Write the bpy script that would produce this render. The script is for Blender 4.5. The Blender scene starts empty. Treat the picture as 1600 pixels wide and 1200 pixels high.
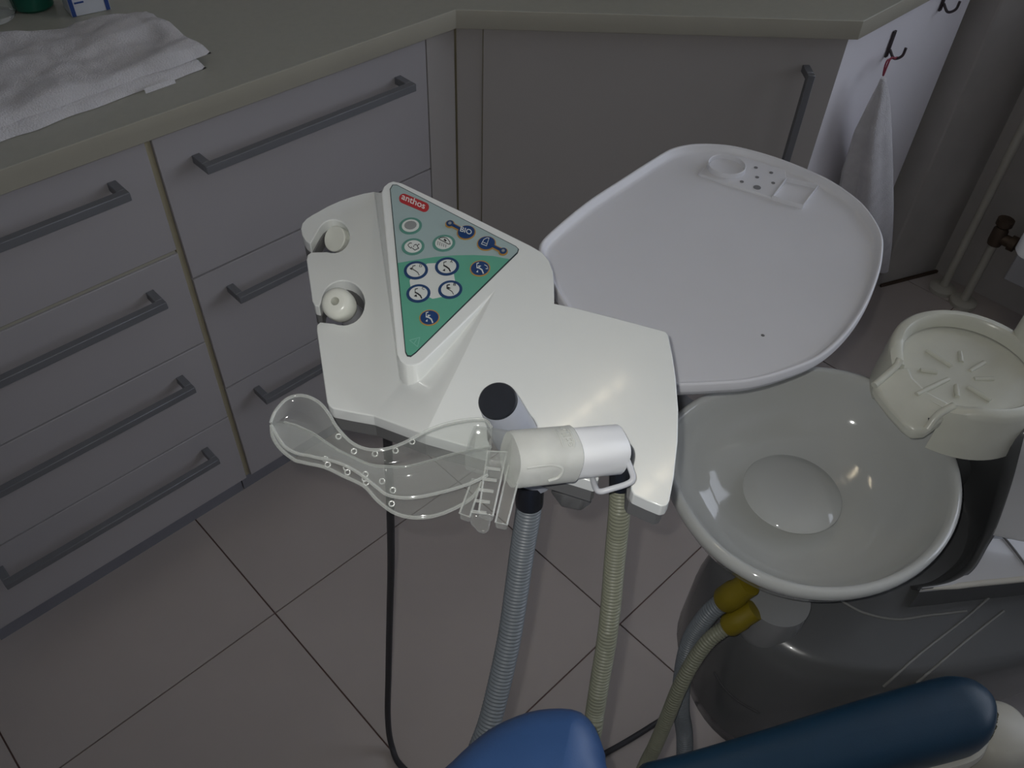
import bpy, bmesh, math, random
from mathutils import Vector, Matrix, noise
random.seed(7)
sc = bpy.context.scene
COL = sc.collection

# ------------------------------------------------------------------ camera
CAM_H = 1.44
PITCH, ROLL, AZ, FPX = 0.79966, 0.045952, math.radians(44.1), 1341.9
_ex = Vector((math.sin(AZ), -math.cos(AZ), 0)); _ey = Vector((math.cos(AZ), math.sin(AZ), 0))


def _w(r, f, u):            # right / forward / up of the level camera -> room axes
    return Vector((r * math.sin(AZ) + f * math.cos(AZ), -r * math.cos(AZ) + f * math.sin(AZ), u))


_cr, _sr, _cp, _sp = math.cos(ROLL), math.sin(ROLL), math.cos(PITCH), math.sin(PITCH)
C_RIGHT = _w(_cr, _sr * _sp, _sr * _cp)
C_UP = _w(-_sr, _cr * _sp, _cr * _cp)
C_FWD = _w(0, _cp, -_sp)
ORIGIN = Vector((0, 0, CAM_H))
cd = bpy.data.cameras.new('camera'); cam = bpy.data.objects.new('camera', cd); COL.objects.link(cam)
cd.sensor_width = 36; cd.lens = FPX / 1600 * 36; cd.clip_start = 0.01
m = Matrix((C_RIGHT, C_UP, -C_FWD)).transposed().to_4x4(); m.translation = ORIGIN
cam.matrix_world = m
sc.camera = cam
sc.cycles.transparent_max_bounces = 40

# ------------------------------------------------------------------ light
w = bpy.data.worlds.new('daylight'); sc.world = w; w.use_nodes = True
w.node_tree.nodes['Background'].inputs[0].default_value = (0.75, 0.83, 1.0, 1)
w.node_tree.nodes['Background'].inputs[1].default_value = 0.6
vs = sc.view_settings
vs.view_transform = 'Standard'; vs.look = 'None'; vs.gamma = 1; vs.use_curve_mapping = False
vs.exposure = 1.06
ad = bpy.data.lights.new('window_daylight', 'AREA'); ad.shape = 'RECTANGLE'; ad.size = 1.7; ad.size_y = 2.4
ad.energy = 8; ad.color = (0.86, 0.90, 1.0)
al = bpy.data.objects.new('window_daylight', ad); COL.objects.link(al)
al.location = (2.42, -1.0, 1.62); al.rotation_euler = (0, math.radians(90), 0)
# the little white lamp on the back of the phone that took the picture
fd = bpy.data.lights.new('phone_lamp', 'SPOT'); fd.energy = 3.4; fd.color = (1.0, 0.99, 0.95); fd.shadow_soft_size = 0.004
fd.spot_size = math.radians(100); fd.spot_blend = 1.0
fo = bpy.data.objects.new('phone_lamp', fd); COL.objects.link(fo)
fo.matrix_world = m; fo.location = ORIGIN + C_RIGHT * -0.012 + C_UP * 0.012

# ------------------------------------------------------------------ measuring helpers (photo measurements -> room metres)


def ray(x, y):
    return C_RIGHT * ((x - 800) / FPX) + C_UP * (-(y - 600) / FPX) + C_FWD


def at(x, y, z):
    d = ray(x, y); return ORIGIN + d * ((z - CAM_H) / d.z)


def onp(x, y, n, c):
    d = ray(x, y); return ORIGIN + d * ((c - n.dot(ORIGIN)) / n.dot(d))


# ------------------------------------------------------------------ materials
MATS = {}


def mat(name, col, rough=0.5, metal=0.0, vary=0.05, scale=12.0, bump=0.0, bscale=200.0, spec=0.5, trans=0.0, ior=1.45, coat=0.0):
    if name in MATS: return MATS[name]
    mt = bpy.data.materials.new(name); mt.use_nodes = True
    nt = mt.node_tree; b = nt.nodes['Principled BSDF']
    b.inputs['Roughness'].default_value = rough; b.inputs['Metallic'].default_value = metal
    b.inputs['Specular IOR Level'].default_value = spec
    b.inputs['IOR'].default_value = ior
    b.inputs['Transmission Weight'].default_value = trans
    b.inputs['Coat Weight'].default_value = coat
    b.inputs['Coat Roughness'].default_value = 0.05
    tc = nt.nodes.new('ShaderNodeTexCoord')
    nz = nt.nodes.new('ShaderNodeTexNoise'); nz.inputs['Scale'].default_value = scale; nz.inputs['Detail'].default_value = 4
    nt.links.new(tc.outputs['Object'], nz.inputs['Vector'])
    rp = nt.nodes.new('ShaderNodeValToRGB')
    c1 = [max(0, c * (1 - vary)) for c in col]; c2 = [min(1, c * (1 + vary)) for c in col]
    rp.color_ramp.elements[0].position = 0.3; rp.color_ramp.elements[1].position = 0.7
    rp.color_ramp.elements[0].color = (*c1, 1); rp.color_ramp.elements[1].color = (*c2, 1)
    nt.links.new(nz.outputs['Fac'], rp.inputs['Fac']); nt.links.new(rp.outputs['Color'], b.inputs['Base Color'])
    if bump:
        n2 = nt.nodes.new('ShaderNodeTexNoise'); n2.inputs['Scale'].default_value = bscale; n2.inputs['Detail'].default_value = 3
        nt.links.new(tc.outputs['Object'], n2.inputs['Vector'])
        bp = nt.nodes.new('ShaderNodeBump'); bp.inputs['Strength'].default_value = bump; bp.inputs['Distance'].default_value = 0.002
        nt.links.new(n2.outputs['Fac'], bp.inputs['Height']); nt.links.new(bp.outputs['Normal'], b.inputs['Normal'])
    MATS[name] = mt
    return mt


def emit(name, col, s):
    mt = bpy.data.materials.new(name); mt.use_nodes = True; b = mt.node_tree.nodes['Principled BSDF']
    b.inputs['Base Color'].default_value = (*col, 1)
    b.inputs['Emission Color'].default_value = (*col, 1); b.inputs['Emission Strength'].default_value = s
    return mt


def thin_glass(name):
    mt = bpy.data.materials.new(name); mt.use_nodes = True; nt = mt.node_tree
    for n in list(nt.nodes):
        if n.type == 'BSDF_PRINCIPLED': nt.nodes.remove(n)
    t = nt.nodes.new('ShaderNodeBsdfTransparent'); g = nt.nodes.new('ShaderNodeBsdfGlossy'); g.inputs['Roughness'].default_value = 0.02
    lw = nt.nodes.new('ShaderNodeLayerWeight'); pw = nt.nodes.new('ShaderNodeMath'); pw.operation = 'POWER'; pw.inputs[1].default_value = 4.0
    fr = nt.nodes.new('ShaderNodeMapRange'); fr.inputs['To Min'].default_value = 0.04; fr.inputs['To Max'].default_value = 0.8; mx = nt.nodes.new('ShaderNodeMixShader')
    nt.links.new(lw.outputs['Facing'], pw.inputs[0]); nt.links.new(pw.outputs[0], fr.inputs['Value'])
    nt.links.new(fr.outputs[0], mx.inputs[0]); nt.links.new(t.outputs[0], mx.inputs[1]); nt.links.new(g.outputs[0], mx.inputs[2])
    nt.links.new(mx.outputs[0], nt.nodes['Material Output'].inputs['Surface'])
    return mt


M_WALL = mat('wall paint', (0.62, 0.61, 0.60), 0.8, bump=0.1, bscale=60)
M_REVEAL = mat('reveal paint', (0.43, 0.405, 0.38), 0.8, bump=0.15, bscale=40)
M_CEIL = mat('ceiling paint', (0.75, 0.75, 0.73), 0.9)
M_TILE = mat('floor tile', (0.47, 0.42, 0.395), 0.38, vary=0.06, scale=3.5, bump=0.04, bscale=30)
M_GROUT = mat('grout', (0.16, 0.10, 0.09), 0.9)
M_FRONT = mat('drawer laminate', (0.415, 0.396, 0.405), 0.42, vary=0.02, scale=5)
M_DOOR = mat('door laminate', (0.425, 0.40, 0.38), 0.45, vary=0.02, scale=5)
M_SIDE_LIT = mat('lit end panel laminate', (0.90, 0.88, 0.92), 0.45, vary=0.02, scale=5)  # paler than the drawer fronts: window light put into the panel colour
M_EDGE = mat('carcass edge', (0.40, 0.36, 0.25), 0.6, vary=0.05)
M_TOP = mat('worktop laminate', (0.40, 0.40, 0.345), 0.35, vary=0.025, scale=90)
M_TOPEDGE = mat('worktop edge band', (0.40, 0.38, 0.31), 0.4, vary=0.02)
M_PLINTH = mat('plinth', (0.22, 0.22, 0.25), 0.5)
M_HANDLE = mat('handle metal', (0.20, 0.205, 0.22), 0.45, metal=0.3, vary=0.04)
M_PLASTIC = mat('white gloss plastic', (0.80, 0.82, 0.80), 0.16, vary=0.01, coat=0.3)
M_PLASTIC2 = mat('cream plastic', (0.74, 0.75, 0.68), 0.25, vary=0.02)
M_TRAY = mat('tray plastic', (0.72, 0.72, 0.75), 0.42, vary=0.015)
M_UNDER = mat('grey underside', (0.16, 0.16, 0.16), 0.5)
M_CERAMIC = mat('glazed ceramic', (0.56, 0.57, 0.55), 0.07, vary=0.01, coat=0.5)
M_UNIT_SHADED = mat('unit shell shaded', (0.105, 0.107, 0.11), 0.25, vary=0.02, coat=0.2)  # white shell, its shade under bowl and tray put into the colour
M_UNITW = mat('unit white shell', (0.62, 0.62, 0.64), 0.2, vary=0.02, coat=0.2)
M_BOSS_LIT = mat('boss shell lit', (0.26, 0.265, 0.27), 0.2, coat=0.3)  # unit shell tone, lightened for the light falling from above
M_SEAM = mat('seam grey', (0.22, 0.22, 0.21), 0.5)
M_LEDGE = mat('unit ledge edge', (0.60, 0.58, 0.52), 0.4)
M_CUP = mat('cup stand plastic', (0.66, 0.66, 0.57), 0.25, vary=0.05, scale=20)
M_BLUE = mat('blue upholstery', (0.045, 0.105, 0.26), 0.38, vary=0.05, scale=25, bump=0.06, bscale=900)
M_BLUE_DIM = mat('blue upholstery dim', (0.005, 0.033, 0.068), 0.40, vary=0.05, scale=25, bump=0.06, bscale=900)  # same blue upholstery, darkened for the weaker light on the armrest
M_SHELL = mat('beige shell', (0.52, 0.50, 0.43), 0.45)
M_FOAM = mat('worn foam', (0.10, 0.09, 0.05), 0.95)
M_BLACK = mat('black plastic', (0.018, 0.020, 0.026), 0.32, vary=0.15, scale=60)
M_CABLE = mat('black rubber', (0.045, 0.045, 0.05), 0.5)
M_HOSEG = mat('grey hose', (0.17, 0.19, 0.21), 0.4)
M_HOSEO = mat('olive hose', (0.23, 0.235, 0.175), 0.4)
M_YELLOW = mat('yellow rubber', (0.19, 0.145, 0.007), 0.5)
M_HANDPIECE = mat('handpiece grey', (0.44, 0.46, 0.52), 0.3)
M_CLIP = mat('clip grey', (0.56, 0.57, 0.60), 0.35)
M_SLEEVE = mat('white sleeve', (0.88, 0.89, 0.90), 0.3, vary=0.01)
M_FROST = mat('frosted plastic', (0.88, 0.89, 0.85), 0.24, trans=0.45, ior=1.3, vary=0.05, scale=60, bump=0.1, bscale=120)


def silicone(name, milky):
    mt = bpy.data.materials.new(name); mt.use_nodes = True; nt = mt.node_tree
    for n in list(nt.nodes):
        if n.type == 'BSDF_PRINCIPLED': nt.nodes.remove(n)
    t = nt.nodes.new('ShaderNodeBsdfTransparent'); t.inputs[0].default_value = (0.98, 0.985, 0.98, 1)
    df = nt.nodes.new('ShaderNodeBsdfDiffuse'); df.inputs[0].default_value = (0.82, 0.84, 0.80, 1)
    g = nt.nodes.new('ShaderNodeBsdfGlossy'); g.inputs['Roughness'].default_value = 0.10
    lw = nt.nodes.new('ShaderNodeLayerWeight'); lw.inputs['Blend'].default_value = 0.25
    mr = nt.nodes.new('ShaderNodeMapRange'); mr.inputs['From Min'].default_value = 0.0; mr.inputs['From Max'].default_value = 1.0
    mr.inputs['To Min'].default_value = milky; mr.inputs['To Max'].default_value = min(0.9, milky * 5 + 0.25)
    a = nt.nodes.new('ShaderNodeMixShader'); b = nt.nodes.new('ShaderNodeMixShader')
    pw = nt.nodes.new('ShaderNodeMath'); pw.operation = 'POWER'; pw.inputs[1].default_value = 4.0
    fr = nt.nodes.new('ShaderNodeMapRange'); fr.inputs['To Min'].default_value = 0.035; fr.inputs['To Max'].default_value = 0.7
    nt.links.new(lw.outputs['Facing'], pw.inputs[0]); nt.links.new(pw.outputs[0], fr.inputs['Value'])
    nt.links.new(lw.outputs['Facing'], mr.inputs['Value']); nt.links.new(mr.outputs[0], a.inputs[0])
    nt.links.new(t.outputs[0], a.inputs[1]); nt.links.new(df.outputs[0], a.inputs[2])
    nt.links.new(fr.outputs[0], b.inputs[0]); nt.links.new(a.outputs[0], b.inputs[1]); nt.links.new(g.outputs[0], b.inputs[2])
    nt.links.new(b.outputs[0], nt.nodes['Material Output'].inputs['Surface'])
    return mt


M_CLEAR = silicone('clear silicone', 0.03)
M_CLEARRIM = silicone('clear silicone rim', 0.17)
M_TOWEL = mat('terry towel', (0.68, 0.665, 0.68), 0.95, vary=0.06, scale=40, bump=1.0, bscale=420)
M_PIPE = mat('painted pipe', (0.46, 0.44, 0.38), 0.45)
M_VALVE = mat('old brass valve', (0.10, 0.07, 0.05), 0.5, metal=0.5)
M_HOOK = mat('dark hook', (0.05, 0.04, 0.045), 0.45)
M_CORD = mat('red cord', (0.30, 0.05, 0.08), 0.8)
M_RAD = mat('radiator enamel', (0.42, 0.42, 0.43), 0.4)
M_WFRAME = mat('window frame', (0.72, 0.72, 0.72), 0.4)
M_GLASS = thin_glass('window glass')
K_GREY = mat('keypad grey', (0.36, 0.46, 0.46), 0.35, vary=0.01)
K_GREEN = mat('keypad green', (0.115, 0.38, 0.27), 0.35, vary=0.01)
K_LINE = mat('keypad outline', (0.03, 0.045, 0.05), 0.4)
K_WHITE = mat('keypad white', (0.66, 0.69, 0.66), 0.35, vary=0.01)
K_TEAL = mat('keypad teal', (0.10, 0.27, 0.22), 0.35, vary=0.01)
K_NAVY = mat('keypad navy', (0.018, 0.055, 0.15), 0.35, vary=0.01)
K_BLUE = mat('keypad blue', (0.012, 0.05, 0.17), 0.35, vary=0.01)
K_ORANGE = mat('keypad orange', (0.46, 0.26, 0.07), 0.35, vary=0.01)
K_INK = mat('keypad ink', (0.02, 0.02, 0.025), 0.4)
K_SPOT = mat('keypad spot grey', (0.27, 0.28, 0.28), 0.4)
K_RED = mat('logo red', (0.45, 0.035, 0.04), 0.35, vary=0.01)
K_PALE = mat('logo white', (0.75, 0.72, 0.70), 0.35, vary=0.01)
K_FAINT = mat('faint print', (0.20, 0.48, 0.38), 0.35, vary=0.01)

# ------------------------------------------------------------------ object helpers


def link(o, parent=None):
    COL.objects.link(o)
    if parent is not None:
        o.parent = parent
        o.matrix_parent_inverse = Matrix.Translation(-Vector(parent.location))
    return o


def tag(o, label, cat=None, group=None, kind=None):
    if label: o['label'] = label
    if cat: o['category'] = cat
    if group: o['group'] = group
    if kind: o['kind'] = kind
    return o


def thing(name, loc, label, cat, group=None, kind=None):
    e = bpy.data.objects.new(name, None); e.empty_display_size = 0.05
    e.location = loc; COL.objects.link(e)
    return tag(e, label, cat, group, kind)


def obj(name, verts, faces, mt, parent=None, smooth=None, bevel=0, seg=2, subsurf=0, solid=0, loc=None, mats=None, fmat=None, bangle=30):
    me = bpy.data.meshes.new(name); me.from_pydata([tuple(v) for v in verts], [], faces); me.update()
    bm = bmesh.new(); bm.from_mesh(me); bmesh.ops.recalc_face_normals(bm, faces=bm.faces); bm.to_mesh(me); bm.free()
    for x in (mats or [mt]): me.materials.append(x)
    if fmat:
        for p, i in zip(me.polygons, fmat): p.material_index = i
    if smooth is not None:
        me.shade_smooth()
        if smooth < 179: me.set_sharp_from_angle(angle=math.radians(smooth))
    o = bpy.data.objects.new(name, me)
    if loc is not None: o.location = loc
    link(o, parent)
    if solid:
        s = o.modifiers.new('solid', 'SOLIDIFY'); s.thickness = solid; s.offset = 0
    if bevel:
        b = o.modifiers.new('bevel', 'BEVEL'); b.width = bevel; b.segments = seg; b.limit_method = 'ANGLE'; b.angle_limit = math.radians(bangle)
        b.harden_normals = False
        me.shade_smooth(); me.set_sharp_from_angle(angle=math.radians(50))
    if subsurf:
        s = o.modifiers.new('sub', 'SUBSURF'); s.levels = subsurf; s.render_levels = subsurf
    return o


def inst(name, me, loc, parent=None, rotz=0, mods=None):
    o = bpy.data.objects.new(name, me); o.location = loc; o.rotation_euler[2] = rotz
    return link(o, parent)


def boxg(x0, x1, y0, y1, z0, z1):
    v = [(x, y, z) for z in (z0, z1) for y in (y0, y1) for x in (x0, x1)]
    f = [(0, 2, 3, 1), (4, 5, 7, 6), (0, 1, 5, 4), (2, 6, 7, 3), (0, 4, 6, 2), (1, 3, 7, 5)]
    return v, f


def box(name, b, mt, parent=None, bevel=0, **k):
    v, f = boxg(*b); return obj(name, v, f, mt, parent, bevel=bevel, **k)


def merge(*gs):
    V, F = [], []
    for v, f in gs:
        n = len(V); V += [tuple(x) for x in v]; F += [tuple(i + n for i in q) for q in f]
    return V, F


def prism(top, depth=None, zbot=None):
    n = len(top); top = [Vector(p) for p in top]
    bot = [Vector((p.x, p.y, zbot if zbot is not None else p.z - depth)) for p in top]
    return top + bot, [tuple(range(n)), tuple(range(2 * n - 1, n - 1, -1))] + [(i, (i + 1) % n, n + (i + 1) % n, n + i) for i in range(n)]


def obox(c, ux, uy, uz, sx, sy, sz):
    c = Vector(c); ux, uy, uz = Vector(ux).normalized(), Vector(uy).normalized(), Vector(uz).normalized()
    v, f = boxg(-sx / 2, sx / 2, -sy / 2, sy / 2, -sz / 2, sz / 2)
    return [c + ux * a + uy * b + uz * d for a, b, d in v], f


def catmull(pts, n=12):
    P = [Vector(p) for p in pts]; P = [P[0] * 2 - P[1]] + P + [P[-1] * 2 - P[-2]]
    out = []
    for i in range(1, len(P) - 2):
        a, b, c, d = P[i - 1:i + 3]
        for k in range(n):
            t = k / n
            out.append(0.5 * ((2 * b) + (c - a) * t + (2 * a - 5 * b + 4 * c - d) * t * t + (3 * b - a - 3 * c + d) * t ** 3))
    out.append(P[-2]); return out


def resample(pts, step):
    out = [pts[0].copy()]; acc = 0
    for a, b in zip(pts, pts[1:]):
        L = (b - a).length; p = 0
        if L < 1e-9: continue
        while acc + (L - p) >= step:
            p += step - acc; acc = 0; out.append(a.lerp(b, p / L))
        acc += L - p
    return out


def sweep(pts, radii, ns=12, closed=False, caps=True, sq=0):
    pts = [Vector(p) for p in pts]; n = len(pts)
    if not hasattr(radii, '__len__'): radii = [radii] * n
    tang = []
    for i in range(n):
        if closed: t = pts[(i + 1) % n] - pts[i - 1]
        else: t = pts[min(i + 1, n - 1)] - pts[max(i - 1, 0)]
        tang.append(t.normalized())
    up = Vector((0, 0, 1)) if abs(tang[0].z) < 0.9 else Vector((1, 0, 0))
    u = (up - tang[0] * up.dot(tang[0])).normalized()
    V, F = [], []
    for i in range(n):
        u = (u - tang[i] * u.dot(tang[i])).normalized(); v = tang[i].cross(u)
        for k in range(ns):
            a = 2 * math.pi * k / ns; ca, sa = math.cos(a), math.sin(a)
            if sq:
                s = (abs(ca) ** sq + abs(sa) ** sq) ** (-1 / sq); ca, sa = ca * s, sa * s
            V.append(pts[i] + (u * ca + v * sa) * radii[i])
    for i in range(n if closed else n - 1):
        j = (i + 1) % n
        for k in range(ns):
            F.append((i * ns + k, i * ns + (k + 1) % ns, j * ns + (k + 1) % ns, j * ns + k))
    if caps and not closed:
        F.append(tuple(range(ns - 1, -1, -1))); F.append(tuple(range((n - 1) * ns, n * ns)))
    return V, F


def tube(name, pts, r, mt, parent=None, ns=12, n=10, **k):
    v, f = sweep(catmull(pts, n), r, ns); return obj(name, v, f, mt, parent, smooth=60, **k)


def hose(name, pts, r, mt, parent=None, pitch=0.0045, depth=0.10):
    P = resample(catmull(pts, 24), pitch / 4)
    R = [r * (1 - depth * (0, 0.35, 1, 0.35)[i % 4]) for i in range(len(P))]
    v, f = sweep(P, R, 18); return obj(name, v, f, mt, parent, smooth=80)


def lathe(prof, c=(0, 0, 0), ns=48, ax=(1, 1), axis=None, closed_prof=False):
    c = Vector(c)
    if axis is None: ux, uy, uz = Vector((1, 0, 0)), Vector((0, 1, 0)), Vector((0, 0, 1))
    else:
        uz = Vector(axis).normalized(); h = Vector((0, 0, 1)) if abs(uz.z) < 0.9 else Vector((1, 0, 0))
        ux = h.cross(uz).normalized(); uy = uz.cross(ux)
    V, F = [], []; n = len(prof)
    for r, z in prof:
        for k in range(ns):
            a = 2 * math.pi * k / ns
            V.append(c + ux * (r * ax[0] * math.cos(a)) + uy * (r * ax[1] * math.sin(a)) + uz * z)
    for i in range(n if closed_prof else n - 1):
        j = (i + 1) % n
        for k in range(ns): F.append((i * ns + k, i * ns + (k + 1) % ns, j * ns + (k + 1) % ns, j * ns + k))
    if not closed_prof:
        if prof[0][0] > 1e-6: F.append(tuple(range(ns - 1, -1, -1)))
        if prof[-1][0] > 1e-6: F.append(tuple(range((n - 1) * ns, n * ns)))
    return V, F


def lathe_obj(name, prof, c, mt, parent=None, sm=40, **k):
    v, f = lathe(prof, c, **k)
    me_o = obj(name, v, f, mt, parent)
    bm = bmesh.new(); bm.from_mesh(me_o.data); bmesh.ops.remove_doubles(bm, verts=bm.verts, dist=1e-6)
    bmesh.ops.recalc_face_normals(bm, faces=bm.faces); bm.to_mesh(me_o.data); bm.free()
    me_o.data.shade_smooth(); me_o.data.set_sharp_from_angle(angle=math.radians(sm))
    return me_o


def arc(cx, cy, r, a0, a1, n):
    return [(cx + r * math.cos(math.radians(a0 + (a1 - a0) * i / n)), cy + r * math.sin(math.radians(a0 + (a1 - a0) * i / n))) for i in range(n + 1)]


# ================================================================== the room
Y_WALL, X_PIER, X_WIN, X_L, Y_F, Z_C = 1.66, 1.99, 2.165, -1.7, -2.6, 2.7
fl = box('floor', (X_L - 0.1, X_WIN + 0.1, Y_F - 0.1, Y_WALL + 0.1, -0.08, -0.003), M_GROUT)
tag(fl, 'beige grey tiled floor with thin dark joints', 'floor', kind='structure')
TS, X0, Y0 = 0.4493, 0.2738, 0.3955
v, f = boxg(-TS / 2 + 0.0014, TS / 2 - 0.0014, -TS / 2 + 0.0014, TS / 2 - 0.0014, -0.012, 0.0)
t0 = obj('tile', v, f, M_TILE, fl, loc=(X0 + TS / 2, Y0 + TS / 2, 0)); tile_me = t0.data
for i in range(-4, 5):
    for j in range(-5, 3):
        if (i, j) == (0, 0): continue
        x, y = X0 + (i + .5) * TS, Y0 + (j + .5) * TS
        if x > X_WIN + 0.2 or y > 1.6: continue
        o = inst('tile', tile_me, (x, y, 0), fl)
o = box('ceiling', (X_L - 0.1, X_WIN + 0.3, Y_F - 0.1, Y_WALL + 0.1, Z_C, Z_C + 0.1), M_CEIL)
tag(o, 'plain white ceiling of the treatment room', 'ceiling', kind='structure')
o = box('wall_back', (X_L - 0.1, X_WIN + 0.3, Y_WALL, Y_WALL + 0.1, 0, Z_C), M_WALL); tag(o, 'pale wall behind the long worktop', 'wall', kind='structure')
o = box('wall_left', (X_L - 0.1, X_L, Y_F, Y_WALL, 0, Z_C), M_WALL); tag(o, 'pale wall at the far left end of the room', 'wall', kind='structure')
o = box('wall_front', (X_L - 0.1, X_WIN + 0.3, Y_F - 0.1, Y_F, 0, Z_C), M_WALL); tag(o, 'pale wall behind the dental chair', 'wall', kind='structure')
WY0, WY1, WZ0, WZ1 = -2.15, 0.25, 0.90, 2.35
v, f = merge(boxg(X_WIN, X_WIN + 0.12, Y_F, WY0, 0, Z_C), boxg(X_WIN, X_WIN + 0.12, WY1, 0.55, 0, Z_C),
             boxg(X_WIN, X_WIN + 0.12, WY0, WY1, 0, WZ0), boxg(X_WIN, X_WIN + 0.12, WY0, WY1, WZ1, Z_C))
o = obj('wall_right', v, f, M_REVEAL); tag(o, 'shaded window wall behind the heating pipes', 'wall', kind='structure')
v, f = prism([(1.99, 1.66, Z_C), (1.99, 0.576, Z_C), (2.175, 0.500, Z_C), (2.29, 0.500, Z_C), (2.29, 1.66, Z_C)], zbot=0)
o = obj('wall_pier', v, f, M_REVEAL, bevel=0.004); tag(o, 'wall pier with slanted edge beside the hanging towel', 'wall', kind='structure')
v, f = prism([(1.992, 0.573, 0.008), (1.988, 0.568, 0.008), (2.165, 0.494, 0.008), (2.165, 0.501, 0.008)], zbot=0)
o = obj('baseboard_pier', v, f, M_VALVE); tag(o, 'thin dark skirting line at the foot of the pier', 'skirting', kind='structure')
wn = thing('window_1', (X_WIN, -0.6, WZ0), 'window with cross bars above the radiator', 'window', kind='structure')
fx0, fx1 = X_WIN + 0.03, X_WIN + 0.09
for b in ((fx0, fx1, WY0, WY0 + 0.06, WZ0, WZ1), (fx0, fx1, WY1 - 0.06, WY1, WZ0, WZ1), (fx0, fx1, WY0 + 0.06, WY1 - 0.06, WZ0, WZ0 + 0.06), (fx0, fx1, WY0 + 0.06, WY1 - 0.06, WZ1 - 0.06, WZ1)):
    box('window_frame', b, M_WFRAME, wn)
box('mullion', (fx0, fx1, -0.99, -0.91, WZ0 + 0.06, WZ1 - 0.06), M_WFRAME, wn)
for a, b in ((WY0 + 0.06, -0.99), (-0.91, WY1 - 0.06)):
    box('glazing_bar', (fx0, fx1, a, b, 1.76, 1.82), M_WFRAME, wn)
    box('pane', (X_WIN + 0.055, X_WIN + 0.061, a, b, WZ0 + 0.06, 1.76), M_GLASS, wn)
    box('pane', (X_WIN + 0.055, X_WIN + 0.061, a, b, 1.82, WZ1 - 0.06), M_GLASS, wn)

# ceiling lamp with louvres, mirrored in the console
cl = thing('ceiling_lamp', (1.26, 0.80, Z_C), 'square louvred lamp under the ceiling', 'lamp')
box('lamp_housing', (1.00, 1.52, 0.50, 1.10, Z_C - 0.03, Z_C), M_WFRAME, cl)
M_TUBE = emit('tube glow', (1.0, 0.86, 0.62), 4.5)
for y in (0.645, 0.955):
    v, f = sweep([(1.04, y, Z_C - 0.045), (1.48, y, Z_C - 0.045)], 0.013, 10); obj('lamp_tube', v, f, M_TUBE, cl, smooth=40)
for k in range(7):
    x = 1.02 + k * 0.08; box('louvre', (x - 0.004, x + 0.004, 0.51, 1.09, Z_C - 0.075, Z_C - 0.03), M_WFRAME, cl)

# ================================================================== kitchen run
YF = 1.078        # drawer front plane
C1, C2 = Vector((0.921, 1.058)), Vector((1.4065, 0.5985))
top = [(-0.13, 1.058, 0.863), (C1.x, C1.y, 0.863), (C2.x, C2.y, 0.863), (1.988, 0.5985, 0.863), (1.988, 1.658, 0.863), (-0.13, 1.658, 0.863)]
v, f = prism(top, 0.0315)
o = obj('worktop', v, f, M_TOP, bevel=0.0012, mats=[M_TOP, M_TOPEDGE], fmat=[0, 0, 1, 1, 1, 1, 1, 1])
tag(o, 'long cream worktop bending round the corner of the room', 'worktop')


def handle_geo(L=0.378):
    b = 0.0125
    return merge(boxg(-L / 2, L / 2, -0.041, -0.041 + b, -b / 2, b / 2), boxg(-L / 2, -L / 2 + b, -0.041 + b, 0.0, -b / 2, b / 2), boxg(L / 2 - b, L / 2, -0.041 + b, 0.0, -b / 2, b / 2))


HM = None


def handle(loc, parent, rotz=0):
    global HM
    if HM is None:
        v, f = handle_geo(); o = obj('handle', v, f, M_HANDLE, parent, loc=loc, bevel=0.0008, seg=1); HM = o.data
    else:
        o = inst('handle', HM, loc, parent, rotz)
        b = o.modifiers.new('bevel', 'BEVEL'); b.width = 0.0008; b.segments = 1; b.limit_method = 'ANGLE'
    o.rotation_euler[2] = rotz
    return o


def drawer_unit(name, x0, x1, zs, hz, label, cx):
    t = thing(name, ((x0 + x1) / 2, 1.36, 0), label, 'cabinet')
    v, f = merge(boxg(x0 - 0.004, x0 + 0.014, YF + 0.019, 1.655, 0.09, 0.8312), boxg(x1 - 0.014, x1 + 0.004, YF + 0.019, 1.655, 0.09, 0.8312),
                 boxg(x0 + 0.014, x1 - 0.014, YF + 0.019, 1.655, 0.09, 0.108), boxg(x0 + 0.014, x1 - 0.014, YF + 0.024, YF + 0.03, 0.108, 0.8312))
    obj('carcass', v, f, M_EDGE, t)
    if x0 < 0: box('edge_strip', (x1 + 0.0012, x1 + 0.0100, YF + 0.006, YF + 0.0185, 0.0905, 0.8300), M_EDGE, t)
    if x0 < 0: box('edge_strip', (x0 + 0.002, x1 - 0.002, YF + 0.003, YF + 0.0175, 0.6360, 0.6405), M_TOPEDGE, t)
    box('plinth', (x0 - 0.004, x1 + 0.004, 1.128, 1.146, 0.0, 0.0895), M_PLINTH, t)
    for (a, b), h in zip(zs, hz):
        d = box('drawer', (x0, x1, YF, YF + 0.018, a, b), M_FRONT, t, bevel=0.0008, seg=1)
        handle((cx, YF, h), d)
    return t


drawer_unit('drawer_cabinet', -0.104, 0.3795, [(0.0905, 0.2675), (0.2705, 0.4525), (0.4555, 0.6355), (0.6425, 0.8250)], [0.2215, 0.407, 0.589, 0.779],
            'white cabinet with four drawers under the folded towel', 0.1385)
drawer_unit('drawer_cabinet', 0.3900, 0.8720, [(0.0905, 0.3325), (0.3355, 0.5785), (0.5815, 0.8250)], [0.296, 0.534, 0.772],
            'white cabinet with three deep drawers next to the corner cabinet', 0.6275)
# corner cabinet (diagonal front, end panel with the hook)
cc = thing('corner_cabinet', (1.5, 1.1, 0), 'corner cabinet with diagonal door under the angled worktop', 'cabinet')
dn = Vector((C2.y - C1.y, -(C2.x - C1.x))).normalized()      # outward of the diagonal front
dn = -dn if dn.x > 0 else dn
dt = (C2 - C1).normalized()
P0 = Vector((0.9365, 1.078)); P1 = Vector((1.4240, 0.6208))


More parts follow.
